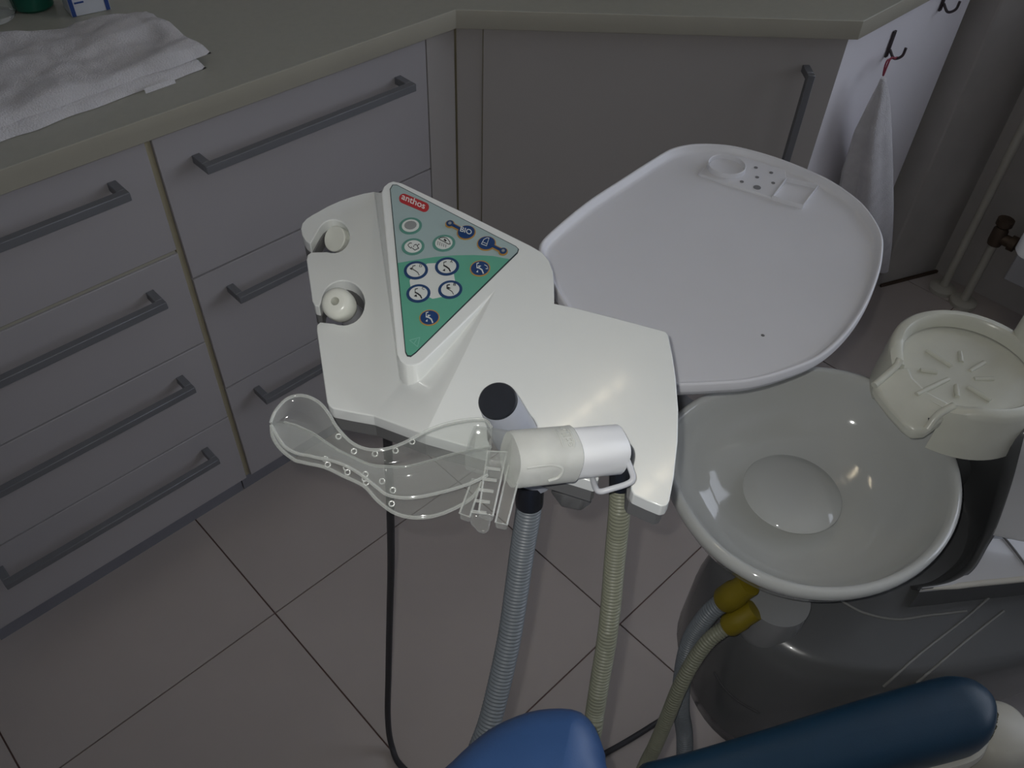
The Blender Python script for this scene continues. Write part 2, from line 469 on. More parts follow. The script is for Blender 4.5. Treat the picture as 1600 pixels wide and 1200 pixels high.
def dpt(s, off=0.0, z=0):                                    # along the diagonal front, off = outwards
    p = P0 + dt * s + dn * off; return Vector((p.x, p.y, z))


DL = (P1 - P0).length
box('filler', (0.8765, 0.9365, YF + 0.003, YF + 0.02, 0.0905, 0.831), M_DOOR, cc)


def dbox(name, s0, s1, o0, o1, z0, z1, mt, par, **k):
    t = [dpt(s0, o1, z1), dpt(s1, o1, z1), dpt(s1, o0, z1), dpt(s0, o0, z1)]
    v, f = prism(t, zbot=z0); return obj(name, v, f, mt, par, **k)


dbox('filler', 0.002, 0.046, -0.02, -0.003, 0.0905, 0.831, M_DOOR, cc)
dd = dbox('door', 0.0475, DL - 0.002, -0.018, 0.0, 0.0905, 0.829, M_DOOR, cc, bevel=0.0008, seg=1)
v, f = prism([dpt(0, -0.022, 0.831), dpt(DL - 0.004, -0.022, 0.831), Vector((1.945, 0.66, 0.831)), Vector((1.945, 1.65, 0.831)), Vector((0.882, 1.65, 0.831)), Vector((0.882, 1.105, 0.831))], zbot=0.09)
obj('carcass', v, f, M_EDGE, cc)
v, f = prism([Vector((P1.x + 0.001, P1.y + 0.004, 0.831)), Vector((1.950, P1.y + 0.004, 0.831)), Vector((1.950, P1.y + 0.024, 0.831)), Vector((P1.x + 0.006, P1.y + 0.024, 0.831))], zbot=0.0)
obj('end_panel', v, f, M_SIDE_LIT, cc)
v, f = prism([dpt(-0.02, -0.06, 0.0895), dpt(DL, -0.06, 0.0895), dpt(DL, -0.075, 0.0895), dpt(-0.02, -0.075, 0.0895)], zbot=0)
obj('plinth', v, f, M_PLINTH, cc)
hp = dpt(DL - 0.062, 0, 0.575)
v, f = handle_geo(0.40)
rot = Matrix.Rotation(math.atan2(dt.y, dt.x), 3, 'Z') @ Matrix.Rotation(math.radians(90), 3, 'Y')
obj('handle', [hp + rot @ Vector(p) for p in v], f, M_HANDLE, dd, bevel=0.0008, seg=1)

# ------------------------------------------------------------------ folded towel on the worktop


def slab(corners, z0, h, nx=46, ny=34, amp=0.004, seed=0.0, edge=0.012):
    """soft folded cloth: a grid of top vertices whose rim rolls down to z0"""
    A, B, Cc, D = [Vector(c) for c in corners]
    V, F = [], []
    for j in range(ny + 1):
        for i in range(nx + 1):
            u, vv = i / nx, j / ny
            p = (A * (1 - u) + B * u) * (1 - vv) + (D * (1 - u) + Cc * u) * vv
            e = min(u * (B - A).length, (1 - u) * (B - A).length, vv * (D - A).length, (1 - vv) * (D - A).length)
            k = min(1, e / edge); rim = math.sqrt(max(0, 1 - (1 - k) ** 2))
            nz = noise.noise((p.x * 14 + seed, p.y * 14, seed)) * amp + noise.noise((p.x * 45, p.y * 45 + seed, 3)) * amp * 0.4
            wob = noise.noise((p.x * 20 + seed, p.y * 20, 9)) * 0.008
            V.append(Vector((p.x + wob, p.y + wob * 0.7, z0 + (h + nz) * rim + 0.0005)))
    n = nx + 1
    for j in range(ny):
        for i in range(nx): F.append((j * n + i, j * n + i + 1, (j + 1) * n + i + 1, (j + 1) * n + i))
    rim = [i for i in range(n)] + [j * n + nx for j in range(1, ny + 1)] + [ny * n + i for i in range(nx - 1, -1, -1)] + [j * n for j in range(ny - 1, 0, -1)]
    F.append(tuple(reversed(rim)))
    return V, F


tw = thing('folded_towel', (0.30, 1.25, 0.863), 'white towel lying folded on the worktop near the green bottle', 'towel')
a, b_, c_, d_ = at(-80, 250, 0.863), at(322, 108, 0.863), at(232, 36, 0.863), at(-70, 98, 0.863)
v, f = slab((a, b_, c_, d_), 0.8632, 0.013, amp=0.003, seed=2.0); obj('lower_fold', v, f, M_TOWEL, tw, smooth=70)
a, b_, c_, d_ = at(-80, 246, 0.863), at(331, 96, 0.866), at(236, 32, 0.866), at(-70, 94, 0.863)
v, f = slab((a, b_, c_, d_), 0.876, 0.016, amp=0.012, seed=5.0, edge=0.028); obj('upper_fold', v, f, M_TOWEL, tw, smooth=70)
ct = at(250, 134, 0.868)
v, f = obox(ct, (1, 0.03, 0), (0, 0.3, 1), (0, -1, 0.3), 0.045, 0.007, 0.001); obj('care_tag', v, f, M_TOWEL, tw)

# small things behind the towel
gb = thing('green_bottle', at(50, 20, 0.863) + Vector((0.012, 0.02, 0)), 'dark green bottle standing behind the folded towel', 'bottle')
M_GREEN = mat('green plastic', (0.015, 0.13, 0.085), 0.3)
lathe_obj('bottle_body', [(0.0, 0.0), (0.026, 0.0), (0.030, 0.004), (0.030, 0.10), (0.024, 0.118), (0.011, 0.13), (0.011, 0.14), (0, 0.14)], gb.location, M_GREEN, gb, ns=32)
lathe_obj('cap', [(0, 0.14), (0.014, 0.14), (0.014, 0.165), (0, 0.165)], gb.location, M_SLEEVE, gb, ns=24)
gd = thing('glass_dish', at(-8, 34, 0.863) + Vector((0, 0.02, 0)), 'small clear glass jar at the left edge beside the green bottle', 'jar')
lathe_obj('jar_body', [(0, 0.0), (0.036, 0.0), (0.040, 0.006), (0.040, 0.05), (0.037, 0.05), (0.037, 0.008), (0, 0.008)], gd.location, mat('jar glass', (0.9, 0.92, 0.9), 0.03, trans=1.0, ior=1.4), gd, ns=36)
bl, br = at(113, 28, 0.863), at(174, 15, 0.863)
cb = thing('carton', (bl + br) / 2, 'small white carton with blue edges on the worktop', 'box')
bx = (br - bl).normalized(); by = Vector((-bx.y, bx.x, 0)); W = (br - bl).length; H = 0.085
v, f = obox((bl + br) / 2 + by * 0.02 + Vector((0, 0, H / 2 + 0.0003)), bx, by, (0, 0, 1), W, 0.04, H); obj('carton_body', v, f, mat('carton card', (0.62, 0.64, 0.68), 0.5), cb, bevel=0.0008, seg=1)
M_PRINT = mat('carton blue print', (0.03, 0.07, 0.25), 0.5)
for s in (0.004, W - 0.004):
    v, f = obox(bl + bx * s - by * 0.0004 + Vector((0, 0, H / 2)), bx, by, (0, 0, 1), 0.006, 0.0008, H - 0.002); obj('blue_edge', v, f, M_PRINT, cb)
for s, z, l in ((0.016, 0.020, 0.014), (0.014, 0.033, 0.018), (0.016, 0.046, 0.02), (0.038, 0.036, 0.012), (0.042, 0.022, 0.008)):
    v, f = obox(bl + bx * s - by * 0.0004 + Vector((0, 0, z)), bx, by, (0, 0, 1), l, 0.0008, 0.0025); obj('print_line', v, f, M_PRINT, cb)

# ------------------------------------------------------------------ hooks and hanging towel
PN, PC = Vector((0, 1, 0)), P1.y + 0.004


def hook(px, py, label):
    p = onp(px, py, PN, PC - 0.002)
    t = thing('towel_hook', p, label, 'hook')
    v, f = obox(p + Vector((0, -0.0005, -0.02)), (1, 0, 0), (0, 1, 0), (0, 0, 1), 0.010, 0.004, 0.05); obj('back_plate', v, f, M_HOOK, t, bevel=0.001)
    tube('hook_arm', [p + Vector((0, -0.003, -0.03)), p + Vector((0, -0.016, -0.042)), p + Vector((0.002, -0.028, -0.034)), p + Vector((0.002, -0.030, -0.018))], 0.0026, M_HOOK, t)
    return p


hk = hook(1397, 52, 'dark metal hook on the end panel holding the hanging towel')
hook(1482, -20, 'second dark hook higher up near the wall pier')
ht = thing('hanging_towel', hk, 'white towel hanging from a hook on the cabinet end panel', 'towel')
tp = onp(1380, 118, PN, PC - 0.030)
tube('hanging_loop', [hk + Vector((-0.004, -0.020, -0.040)), tp + Vector((0.006, 0.0, 0.03)), tp, tp + Vector((-0.006, 0.0, 0.03)), hk + Vector((0.004, -0.020, -0.040))], 0.0016, M_CORD, ht, ns=8)
cen = [(1380, 122), (1376, 150), (1366, 200), (1358, 260), (1354, 320), (1352, 370), (1351, 412)]
hw = [6, 19, 38, 52, 60, 62, 58]
V, F = [], []; ns = 64; rows = 40
cz = [onp(x, y, PN, PC - 0.055) for x, y in cen]
for r in range(rows + 1):
    s = r / rows * (len(cen) - 1); i = min(int(s), len(cen) - 2); t = s - i
    c = cz[i].lerp(cz[i + 1], t); hwp = (hw[i] * (1 - t) + hw[i + 1] * t) * (c - ORIGIN).length / FPX * 0.93
    for k in range(ns):
        a = 2 * math.pi * k / ns
        fold = 1 + 0.30 * min(1, r / 9) * math.sin(5 * a + 0.6 + r * 0.015) * (0.6 + 0.4 * math.sin(a)) + 0.05 * noise.noise((math.cos(a) * 2, math.sin(a) * 2, r * 0.12))
        dx, dy = math.cos(a) * hwp * fold, math.sin(a) * hwp * 0.55 * fold
        drop = -0.035 * math.cos(a) * (r / rows) ** 3
        V.append(c + Vector((dx * 0.9, min(dy, PC - 0.006 - c.y) - dx * 0.25 * 0, drop)))
for r in range(rows):
    for k in range(ns): F.append((r * ns + k, r * ns + (k + 1) % ns, (r + 1) * ns + (k + 1) % ns, (r + 1) * ns + k))
F.append(tuple(range(ns - 1, -1, -1))); F.append(tuple(range(rows * ns, rows * ns + ns)))
obj('cloth', V, F, M_TOWEL, ht, smooth=75)

# ------------------------------------------------------------------ heating pipes, valve, radiator
pa, pb = Vector((2.105, 0.452, 0)), Vector((2.092, 0.388, 0))
p1 = thing('heating_pipe', pa, 'tall cream heating pipe nearer the wall pier', 'pipe')
v, f = sweep([pa + Vector((0, 0, 0.002)), pa + Vector((0, 0, Z_C - 0.002))], 0.0105, 14); obj('pipe_run', v, f, M_PIPE, p1, smooth=50)
lathe_obj('floor_collar', [(0.011, 0.0), (0.034, 0.0), (0.034, 0.010), (0.022, 0.016), (0.011, 0.016)], pa, M_PIPE, p1, ns=28)
p2 = thing('heating_pipe', pb, 'short cream heating pipe rising to the brass radiator valve', 'pipe')
v, f = sweep([pb + Vector((0, 0, 0.002)), pb + Vector((0, 0, 0.20))], 0.0105, 14); obj('pipe_run', v, f, M_PIPE, p2, smooth=50)
lathe_obj('floor_collar', [(0.011, 0.0), (0.034, 0.0), (0.034, 0.010), (0.022, 0.016), (0.011, 0.016)], pb, M_PIPE, p2, ns=28)
vb = pb + Vector((0, 0, 0.215))
vl = thing('radiator_valve', vb, 'dark brass valve between short pipe and radiator', 'valve')
v, f = merge(lathe([(0, -0.022), (0.016, -0.022), (0.018, -0.012), (0.018, 0.020), (0.013, 0.028), (0, 0.028)], vb, 16),
             lathe([(0, 0.0), (0.014, 0.0), (0.014, 0.030), (0.019, 0.031), (0.019, 0.046), (0.012, 0.047), (0.012, 0.060), (0, 0.060)], vb, 16, axis=(0, -1, 0)))
obj('valve_body', v, f, M_VALVE, vl, smooth=40)
v, f = lathe([(0, 0.026), (0.010, 0.026), (0.010, 0.034), (0.020, 0.035), (0.020, 0.050), (0, 0.052)], vb, 12); obj('valve_wheel', v, f, M_VALVE, vl, smooth=40)
rd = thing('radiator', (2.10, -0.4, 0.12), 'white panel radiator under the window beside the valve', 'radiator')
v, f = boxg(2.055, 2.067, -1.25, 0.325, 0.14, 0.82); obj('front_panel', v, f, M_RAD, rd, bevel=0.004)
v, f = boxg(2.125, 2.137, -1.25, 0.325, 0.14, 0.82); obj('rear_panel', v, f, M_RAD, rd, bevel=0.004)
v, f = boxg(2.067, 2.125, 0.317, 0.325, 0.16, 0.80); obj('side_cover', v, f, M_RAD, rd)
v, f = boxg(2.067, 2.125, -1.25, 0.317, 0.80, 0.815); obj('top_grille', v, f, M_RAD, rd)
for k in range(14):
    y = 0.26 - k * 0.11; v, f = boxg(2.049, 2.055, y - 0.02, y + 0.02, 0.17, 0.79); obj('flute', v, f, M_RAD, rd, bevel=0.003)
for y in (-1.0, 0.15):
    box('wall_bracket', (2.137, 2.165, y - 0.015, y + 0.015, 0.2, 0.75), M_RAD, rd)

# ================================================================== spittoon unit
from mathutils.bvhtree import BVHTree
BC = Vector((0.588, 0.153, 0))
BAX = (1.053, 0.876)
def swell(o):
    for q in o.data.vertices:
        dx, dy = q.co.x - BC.x, q.co.y - BC.y; rad = math.hypot(dx, dy); th = math.degrees(math.atan2(dy, dx))
        k = 1 + 0.15 * math.exp(-((th - 118) / 30) ** 2) * min(1, rad / 0.10)
        q.co.x, q.co.y = BC.x + dx * k, BC.y + dy * k


bw = thing('spittoon_bowl', BC + Vector((0, 0, 0.70)), 'round white ceramic rinsing bowl below the tray', 'bowl')
prof = [(0.0, 0.700), (0.050, 0.700), (0.062, 0.704), (0.090, 0.722), (0.118, 0.748), (0.134, 0.772), (0.1385, 0.785), (0.1425, 0.788), (0.1447, 0.793), (0.1447, 0.798),
        (0.1425, 0.8015), (0.139, 0.8025), (0.1355, 0.8005), (0.133, 0.795), (0.129, 0.781), (0.119, 0.763), (0.102, 0.747), (0.080, 0.738), (0.050, 0.734), (0.0, 0.732)]
swell(lathe_obj('bowl_body', prof, BC, M_CERAMIC, bw, ns=96, ax=BAX, sm=60))
lathe_obj('drain_cover', [(0.0, 0.7335), (0.030, 0.7335), (0.032, 0.745), (0.048, 0.7475), (0.0495, 0.7495), (0.048, 0.752), (0.030, 0.7555), (0.0, 0.757)], Vector((0.585, 0.166, 0)), M_CERAMIC, bw, ns=64, sm=60)

un = thing('spittoon_unit', (0.70, 0.02, 0), 'grey white dental unit body carrying bowl and cup stand', 'dental unit')
BA = Vector((0.878, -0.478, 0)); BN = Vector((0.478, 0.878, 0)); BCN = Vector((0.717, 0.015, 0))
secs = [(0.445, 0.70), (0.452, 0.80), (0.468, 0.90), (0.495, 0.965), (0.54, 1.0), (0.62, 0.99), (0.67, 0.955), (0.694, 0.91), (0.699, 0.86)]
V, F = [], []; ns = 72
for z, s in secs:
    for k in range(ns):
        a = 2 * math.pi * k / ns; ca, sa = math.cos(a), math.sin(a); e = (abs(ca) ** 2.6 + abs(sa) ** 2.6) ** (-1 / 2.6)
        V.append(BCN + BA * (0.2925 * ca * e * s) + BN * (0.138 * sa * e * s) + Vector((0, 0, z)))
for i in range(len(secs) - 1):
    for k in range(ns): F.append((i * ns + k, i * ns + (k + 1) % ns, (i + 1) * ns + (k + 1) % ns, (i + 1) * ns + k))
F.append(tuple(range(ns - 1, -1, -1))); F.append(tuple(range((len(secs) - 1) * ns, len(secs) * ns)))
ub = obj('unit_body', V, F, M_UNIT_SHADED, un, smooth=50)
BV = BVHTree.FromPolygons([tuple(x) for x in V], F)
v, f = prism([BCN + BA * a + BN * b + Vector((0, 0, 0.46)) for a, b in ((-0.05, -0.11), (0.25, -0.11), (0.25, 0.11), (-0.05, 0.11))], zbot=0.0)
obj('pedestal', v, f, M_UNIT_SHADED, un, bevel=0.02, seg=3)


def onbody(x, y, off=0.0):
    d = ray(x, y).normalized(); h = BV.ray_cast(ORIGIN, d)
    return (h[0] + h[1] * off) if h[0] else at(x, y, 0.6)


# rounded boss with the bowl drain, between hoses and bowl
bs = onbody(1205, 965)
lathe_obj('drain_boss', [(0.0, -0.050), (0.016, -0.046), (0.027, -0.034), (0.030, -0.018), (0.030, 0.024), (0.0, 0.024)], bs + Vector((0.004, 0.003, 0.004)), M_BOSS_LIT, un, ns=40, sm=70)
for pts in ([(1312, 938), (1350, 958), (1400, 968), (1450, 962), (1510, 955)], [(1560, 920), (1510, 965), (1440, 1020), (1380, 1072)], [(1568, 955), (1520, 993), (1470, 1035), (1432, 1066)],
            [(1116, 1050), (1132, 1075), (1155, 1096), (1187, 1114)]):
    pts = [(p_.x, p_.y) for p_ in catmull([(x, y, 0) for x, y in pts], 8)]
    tube('panel_seam', [onbody(x, y, 0.0004) for x, y in pts], 0.0013, M_SEAM if pts[0][0] > 1200 else M_CABLE, un, ns=8)
# casing wrapped round the bowl, shelf at the right
Ept = [(1440, 919, 0.735), (1467, 915, 0.735), (1493, 907, 0.735), (1520, 888, 0.738), (1541, 853, 0.745), (1557, 824, 0.755), (1581, 755, 0.795), (1600, 683, 0.845), (1612, 640, 0.855)]
Ipt = [(1400, 890, 0.700), (1440, 880, 0.700), (1470, 850, 0.700), (1490, 820, 0.700), (1497, 790, 0.702), (1495, 755, 0.71), (1485, 715, 0.735), (1465, 680, 0.80), (1450, 655, 0.855)]
Ew = [at(*p) for p in Ept]; Iw = [at(*p) for p in Ipt]
Ew = catmull(Ew, 6); Iw = catmull(Iw, 6); nc = 7
V, F = [], []
for a, b in zip(Iw, Ew):
    for k in range(nc):
        t = k / (nc - 1); p = a.lerp(b, t); p = p + Vector((0.25, -0.05, -0.5)) * 0.05 * math.sin(math.pi * t); V.append(p)
for i in range(len(Ew) - 1):
    for k in range(nc - 1): F.append((i * nc + k, i * nc + k + 1, (i + 1) * nc + k + 1, (i + 1) * nc + k))
obj('casing_recess', V, F, M_UNIT_SHADED, un, smooth=60, solid=0.003)
side_i = [i for i in range(len(Ew)) if i >= 28]
V = [Ew[i] for i in side_i] + [Ew[i] + Vector((0.10, -0.16, 0)) for i in side_i] + [Ew[i] + Vector((0.10, -0.02, -0.01)) for i in ()]
n = len(side_i); F = [(i, i + 1, n + i + 1, n + i) for i in range(n - 1)]
obj('casing_side', V, F, M_UNITW, un, smooth=60, solid=0.003)
lip = [at(1440, 921, 0.733), at(1480, 917, 0.733), at(1520, 912, 0.733), at(1560, 908, 0.733), at(1600, 904, 0.733), at(1700, 892, 0.733)]
sh = [Vector((p.x, p.y, 0.736)) for p in [Ew[i] for i in range(0, 31)]] + [Vector((0.86, -0.16, 0.736)), Vector((0.80, -0.22, 0.736))] + list(reversed([Vector((p.x, p.y, 0.736)) for p in lip]))
v, f = prism(sh, zbot=0.728)
obj('shelf', v, f, M_UNITW, un, bevel=0.003, seg=3)
shc = sum(sh, Vector()) / len(sh)
v, f = prism([shc + (p - shc) * 0.985 + Vector((0, 0, -0.008)) for p in sh], zbot=0.66)
obj('casing_front', v, f, M_UNIT_SHADED, un)
lc = catmull(lip, 10); v, f = sweep(lc, [0.0008 + 0.0026 * min(1, i / 14) for i in range(len(lc))], 10); obj('shelf_lip', v, f, M_LEDGE, un, smooth=60)
tube('panel_seam', [at(1557, 826, 0.7375), at(1580, 853, 0.7375), at(1605, 886, 0.7375)], 0.0012, M_UNDER, un, ns=8)

# cup stand on top, with pouring lip and star of ribs
CS = Vector((0.753, 0.107, 0)); RO, RI, ZR, ZF = 0.0765, 0.0625, 0.8715, 0.8575
a0, a1 = 190, 136 + 360        # wall runs from the right lip round to the left lip
cs = thing('cup_stand', CS + Vector((0, 0, 0.80)), 'cream round cup stand with pouring lip and star shaped ribs', 'cup stand')
n = 60; V, F = [], []
prf = [(RI, ZF), (RI + 0.001, ZR - 0.003), (RI + 0.004, ZR), (RO - 0.004, ZR), (RO - 0.0008, ZR - 0.003), (RO, ZR - 0.010), (RO + 0.002, 0.812)]
for i in range(n + 1):
    a = math.radians(a0 + (a1 - a0) * i / n)
    edge = min(i, n - i); k = min(1, edge / 4)
    for r, z in prf:
        if z > ZF: zz = 0.812 if z < 0.82 else ZF + (z - ZF) * (0.35 + 0.65 * k)
        else: zz = z
        V.append(CS + Vector((r * math.cos(a), r * math.sin(a), zz)))
q = len(prf)
for i in range(n):
    for k in range(q - 1): F.append((i * q + k, i * q + k + 1, (i + 1) * q + k + 1, (i + 1) * q + k))
F.append(tuple(range(q))); F.append(tuple(reversed([n * q + k for k in range(q)])))
obj('rim', V, F, M_CUP, cs, smooth=45)
lathe_obj('dish_floor', [(0, 0.842), (RI + 0.004, 0.842), (RI + 0.004, ZF - 0.0008), (RI - 0.004, ZF - 0.0015), (0.0, ZF)], CS, M_CUP, cs, ns=64, sm=30)
ang = lambda r, a, z: CS + Vector((r * math.cos(math.radians(a)), r * math.sin(math.radians(a)), z))
eL, eR = at(1366, 606, 0.855), at(1437, 676, 0.845)
sp = [ang(RI - 0.006, 134, ZF + 0.0005), ang(RI - 0.004, 150, ZF + 0.0005), ang(RI - 0.004, 170, ZF + 0.0005), ang(RI - 0.006, 191, ZF + 0.0005), ang(RO + 0.004, 191, ZF - 0.001), eR + Vector((0.006, -0.004, 0.002)), eR + Vector((-0.002, 0.004, 0)), eL.lerp(eR, 0.75) + Vector((-0.004, 0, 0)),
      eL.lerp(eR, 0.4) + Vector((-0.003, 0, 0)), eL + Vector((0, -0.006, -0.002)), eL + Vector((0.006, 0.004, 0)), ang(RO + 0.003, 136, ZF)]
v, f = prism(sp, 0.014); obj('pouring_lip', v, f, M_CUP, cs, bevel=0.004, seg=3)
tube('lip_edge', [ang(RO - 0.008, 133, ZR - 0.006), at(1398, 574, 0.860), eL + Vector((0.004, 0.002, -0.001))], 0.0036, M_CUP, cs, ns=12)
tube('lip_edge', [ang(RO - 0.008, 193, ZR - 0.006), at(1466, 648, 0.860), eR + Vector((0.006, -0.003, 0.003))], 0.0036, M_CUP, cs, ns=12)
for k, (x0, y0, x1, y1) in enumerate([(1448, 547, 1487, 573), (1500, 550, 1502, 566), (1438, 578, 1464, 582), (1432, 616, 1482, 592), (1494, 602, 1496, 620), (1512, 604, 1548, 626), (1515, 580, 1538, 566), (1522, 592, 1552, 592)]):
    v, f = sweep([at(x0, y0, ZF), at((x0 + x1) / 2, (y0 + y1) / 2, ZF), at(x1, y1, ZF)], [0.0022, 0.0026, 0.0022], 10); obj('rib', v, f, M_CUP, cs, smooth=60)
lathe_obj('stand_column', [(0.0, 0.702), (0.046, 0.702), (0.050, 0.72), (0.058, 0.79), (0.064, 0.838), (0.0, 0.838)], CS + Vector((0.030, -0.010, 0)), M_UNIT_SHADED, cs, ns=56)
# water spout for the cup
wt = thing('water_spout', (0.83, 0.062, 0.87), 'white water spout hanging over the cup stand at the right edge', 'spout')
wb = at(1602, 535, 0.862)
lathe_obj('spout_post', [(0.0, -0.015), (0.0165, -0.015), (0.0165, 0.0), (0.0145, 0.008), (0.0140, 0.17), (0.0, 0.17)], wb, M_CUP, wt, ns=28)
nb = at(1606, 398, 1.0)
tube('spout_arm', [wb + Vector((0, 0, 0.16)), wb + Vector((0.0, 0.0, 0.19)), (wb + nb) / 2 + Vector((0, 0, 0.135)), nb + Vector((0, 0, 0.05)), nb + Vector((0, 0, 0.02))], 0.010, M_UNITW, wt, ns=18)
lathe_obj('nozzle', [(0.0, 0.0), (0.009, 0.0), (0.0115, 0.003), (0.0115, 0.05), (0.0, 0.05)], nb, M_UNITW, wt, ns=24)

# ================================================================== instrument tray
ZT = 0.92
TP = [(842, 392), (844, 379), (861, 360), (914, 316), (970, 279), (1030, 241), (1052, 230), (1082, 224), (1120, 224), (1157, 229), (1214, 245), (1270, 267), (1307, 286), (1345, 314), (1367, 341), (1379, 365), (1381, 387), (1375, 425), (1356, 474), (1326, 519), (1285, 556), (1232, 579), (1176, 594), (1120, 599), (1060, 601), (1020, 596), (960, 560), (900, 500), (860, 440)]
tr = thing('instrument_tray', at(1120, 420, ZT - 0.03), 'large white instrument tray with raised rim and small holder', 'tray')
tc = [p.xy for p in resample(catmull([at(x, y, ZT) for x, y in TP + TP[:1]], 14), 0.006)]
ctr = sum(tc, Vector((0, 0))) / len(tc)
N = len(tc)


def inset(P, d):
    out = []
    for i in range(len(P)):
        t = (P[(i + 1) % len(P)] - P[i - 1]).normalized(); nn = Vector((-t.y, t.x))
        if nn.dot(ctr - P[i]) < 0: nn = -nn
        out.append(P[i] + nn * d)
    return out


ins = inset(tc, 1.0)
nrm = [(b - a) for a, b in zip(tc, ins)]
for _ in range(12): nrm = [(nrm[i - 1] + nrm[i] * 2 + nrm[(i + 1) % N]) / 4 for i in range(N)]
rings = [(0.030, -0.0190), (0.012, -0.0190), (0.004, -0.0170), (0.0012, -0.0120), (0.0010, -0.0100), (-0.0002, -0.0090), (0.0, -0.0018), (0.0010, -0.0004), (0.0022, 0.0), (0.0036, -0.0006), (0.0046, -0.0022), (0.0062, -0.0062), (0.0082, -0.0080), (0.012, -0.0086)]
V, F = [], []
for d, z in rings:
    for p, q_ in zip(tc, nrm): V.append(Vector((p.x + q_.x * d, p.y + q_.y * d, ZT + z)))
for i in range(len(rings) - 1):
    for k in range(N): F.append((i * N + k, i * N + (k + 1) % N, (i + 1) * N + (k + 1) % N, (i + 1) * N + k))
F.append(tuple(range(N - 1, -1, -1))); F.append(tuple(range((len(rings) - 1) * N, len(rings) * N)))
obj('tray_body', V, F, M_TRAY, tr, smooth=50)
ZB = ZT - 0.0086
# holder plate at the far rim: cup ring, dark discs for bur holes, square dish
hpz = lambda x, y, z=ZB: at(x, y, z)
hp_out = [(1091, 270), (1100, 262), (1115, 248), (1140, 240), (1170, 247), (1228, 266), (1229, 279), (1207, 309), (1150, 291), (1095, 273)]
v, f = prism([hpz(x, y, ZB + 0.0030) for x, y in hp_out], zbot=ZB - 0.002); obj('holder_plate', v, f, M_TRAY, tr, bevel=0.0012, seg=2)
rc = at(1136, 256, ZB + 0.009); rr = (at(1166, 259, ZB + 0.009) - at(1106, 253, ZB + 0.009)).length / 2
lathe_obj('cup_ring', [(rr - 0.0014, -0.012), (rr, -0.012), (rr, -0.0005), (rr - 0.0007, 0.0), (rr - 0.0014, -0.0005)], rc, M_TRAY, tr, ns=48, closed_prof=True)
sq = [(1229, 279), (1278, 291), (1254, 322), (1207, 308)]
S = [at(x, y, ZB + 0.0036) for x, y in sq]
for i in range(4):
    a, b = S[i], S[(i + 1) % 4]
    e_ = (b - a).normalized(); v, f = obox((a + b) / 2 + Vector((0, 0, -0.0012)), e_, Vector((-e_.y, e_.x, 0)), (0, 0, 1), (b - a).length + 0.0014, 0.0014, 0.0062); obj('dish_edge', v, f, M_TRAY, tr, bevel=0.0004, seg=1)
for x, y, r in ((1181, 262, .0022), (1205, 270, .0022), (1183, 277, .0022), (1159, 284, .0022), (1208, 286, .0022), (1183, 293, .0042)):  # flat discs, the shade inside the holes put into their colour
    lathe_obj('bur_hole_shade', [(0.0, 0.0), (r, 0.0), (r, 0.0004), (0, 0.0004)], at(x, y, ZB + 0.0031), mat('hole shade', (0.20, 0.20, 0.21), 0.7), tr, ns=16)
lathe_obj('speck', [(0, 0), (0.0018, 0), (0.0010, 0.0006), (0, 0.0006)], at(1192, 524, ZB + 0.0001), M_UNDER, tr, ns=10)
# carrying arm: tray stem, arm towards the unit (hidden below the tray and bowl)
arm = thing('support_arm', Vector((0.64, 0.20, 0.70)), 'grey swivel arm under tray and console', 'support arm')
ta = at(1090, 430, ZT - 0.02)
ta = Vector((ta.x, ta.y, ZT - 0.0195))
lathe_obj('tray_stem', [(0.0, 0.0), (0.035, 0.0), (0.035, -0.010), (0.014, -0.016), (0.014, -0.06), (0.0, -0.06)], ta, M_UNDER, arm, ns=28)
ca = at(905, 560, 0.96); ca = Vector((ca.x, ca.y, 0.9655))
tube('arm_link', [ta + Vector((0, 0, -0.045)), (ta + ca) / 2 + Vector((0.0, 0.0, -0.06)), ca + Vector((0, 0, -0.03)), ca], 0.014, M_UNDER, arm, ns=16)
tube('arm_link', [ta + Vector((0, 0, -0.045)), ta + Vector((-0.02, -0.02, -0.16)), Vector((0.74, 0.27, 0.63)), Vector((0.76, 0.12, 0.60))], 0.016, M_UNDER, arm, ns=16)

# ================================================================== assistant console
ZC = 1.0
cn = thing('assistant_console', at(760, 560, ZC - 0.03), 'white glossy instrument console with triangular green keypad', 'console')
k2, k4w, k10 = at(615, 283, ZC + 0.036), at(773, 455, ZC + 0.028), at(643, 572, ZC + 0.025)
KN = (k4w - k2).cross(k10 - k2).normalized()
if KN.z < 0: KN = -KN
KC = KN.dot(k2)
kp = lambda x, y, off=0.0: onp(x, y, KN, KC) + KN * off
base = lambda x, y, dz=0.0: at(x, y, ZC + dz)
s1_, s2_, s3_ = at(773, 455, ZC + 0.028), at(1041, 520, ZC + 0.026), at(664, 679, ZC + 0.021)      # plane of the right-hand plate
SN = (s2_ - s1_).cross(s3_ - s1_).normalized()
if SN.z < 0: SN = -SN
SC = SN.dot(s1_)
plt = lambda x, y, off=0.0: onp(x, y, SN, SC) + SN * off
lobe = [(585, 299), (568, 302), (550, 307), (530, 314), (512, 322), (498, 330), (487, 336), (478, 342), (472, 349), (470, 357), (472, 367), (478, 376), (485, 381)]
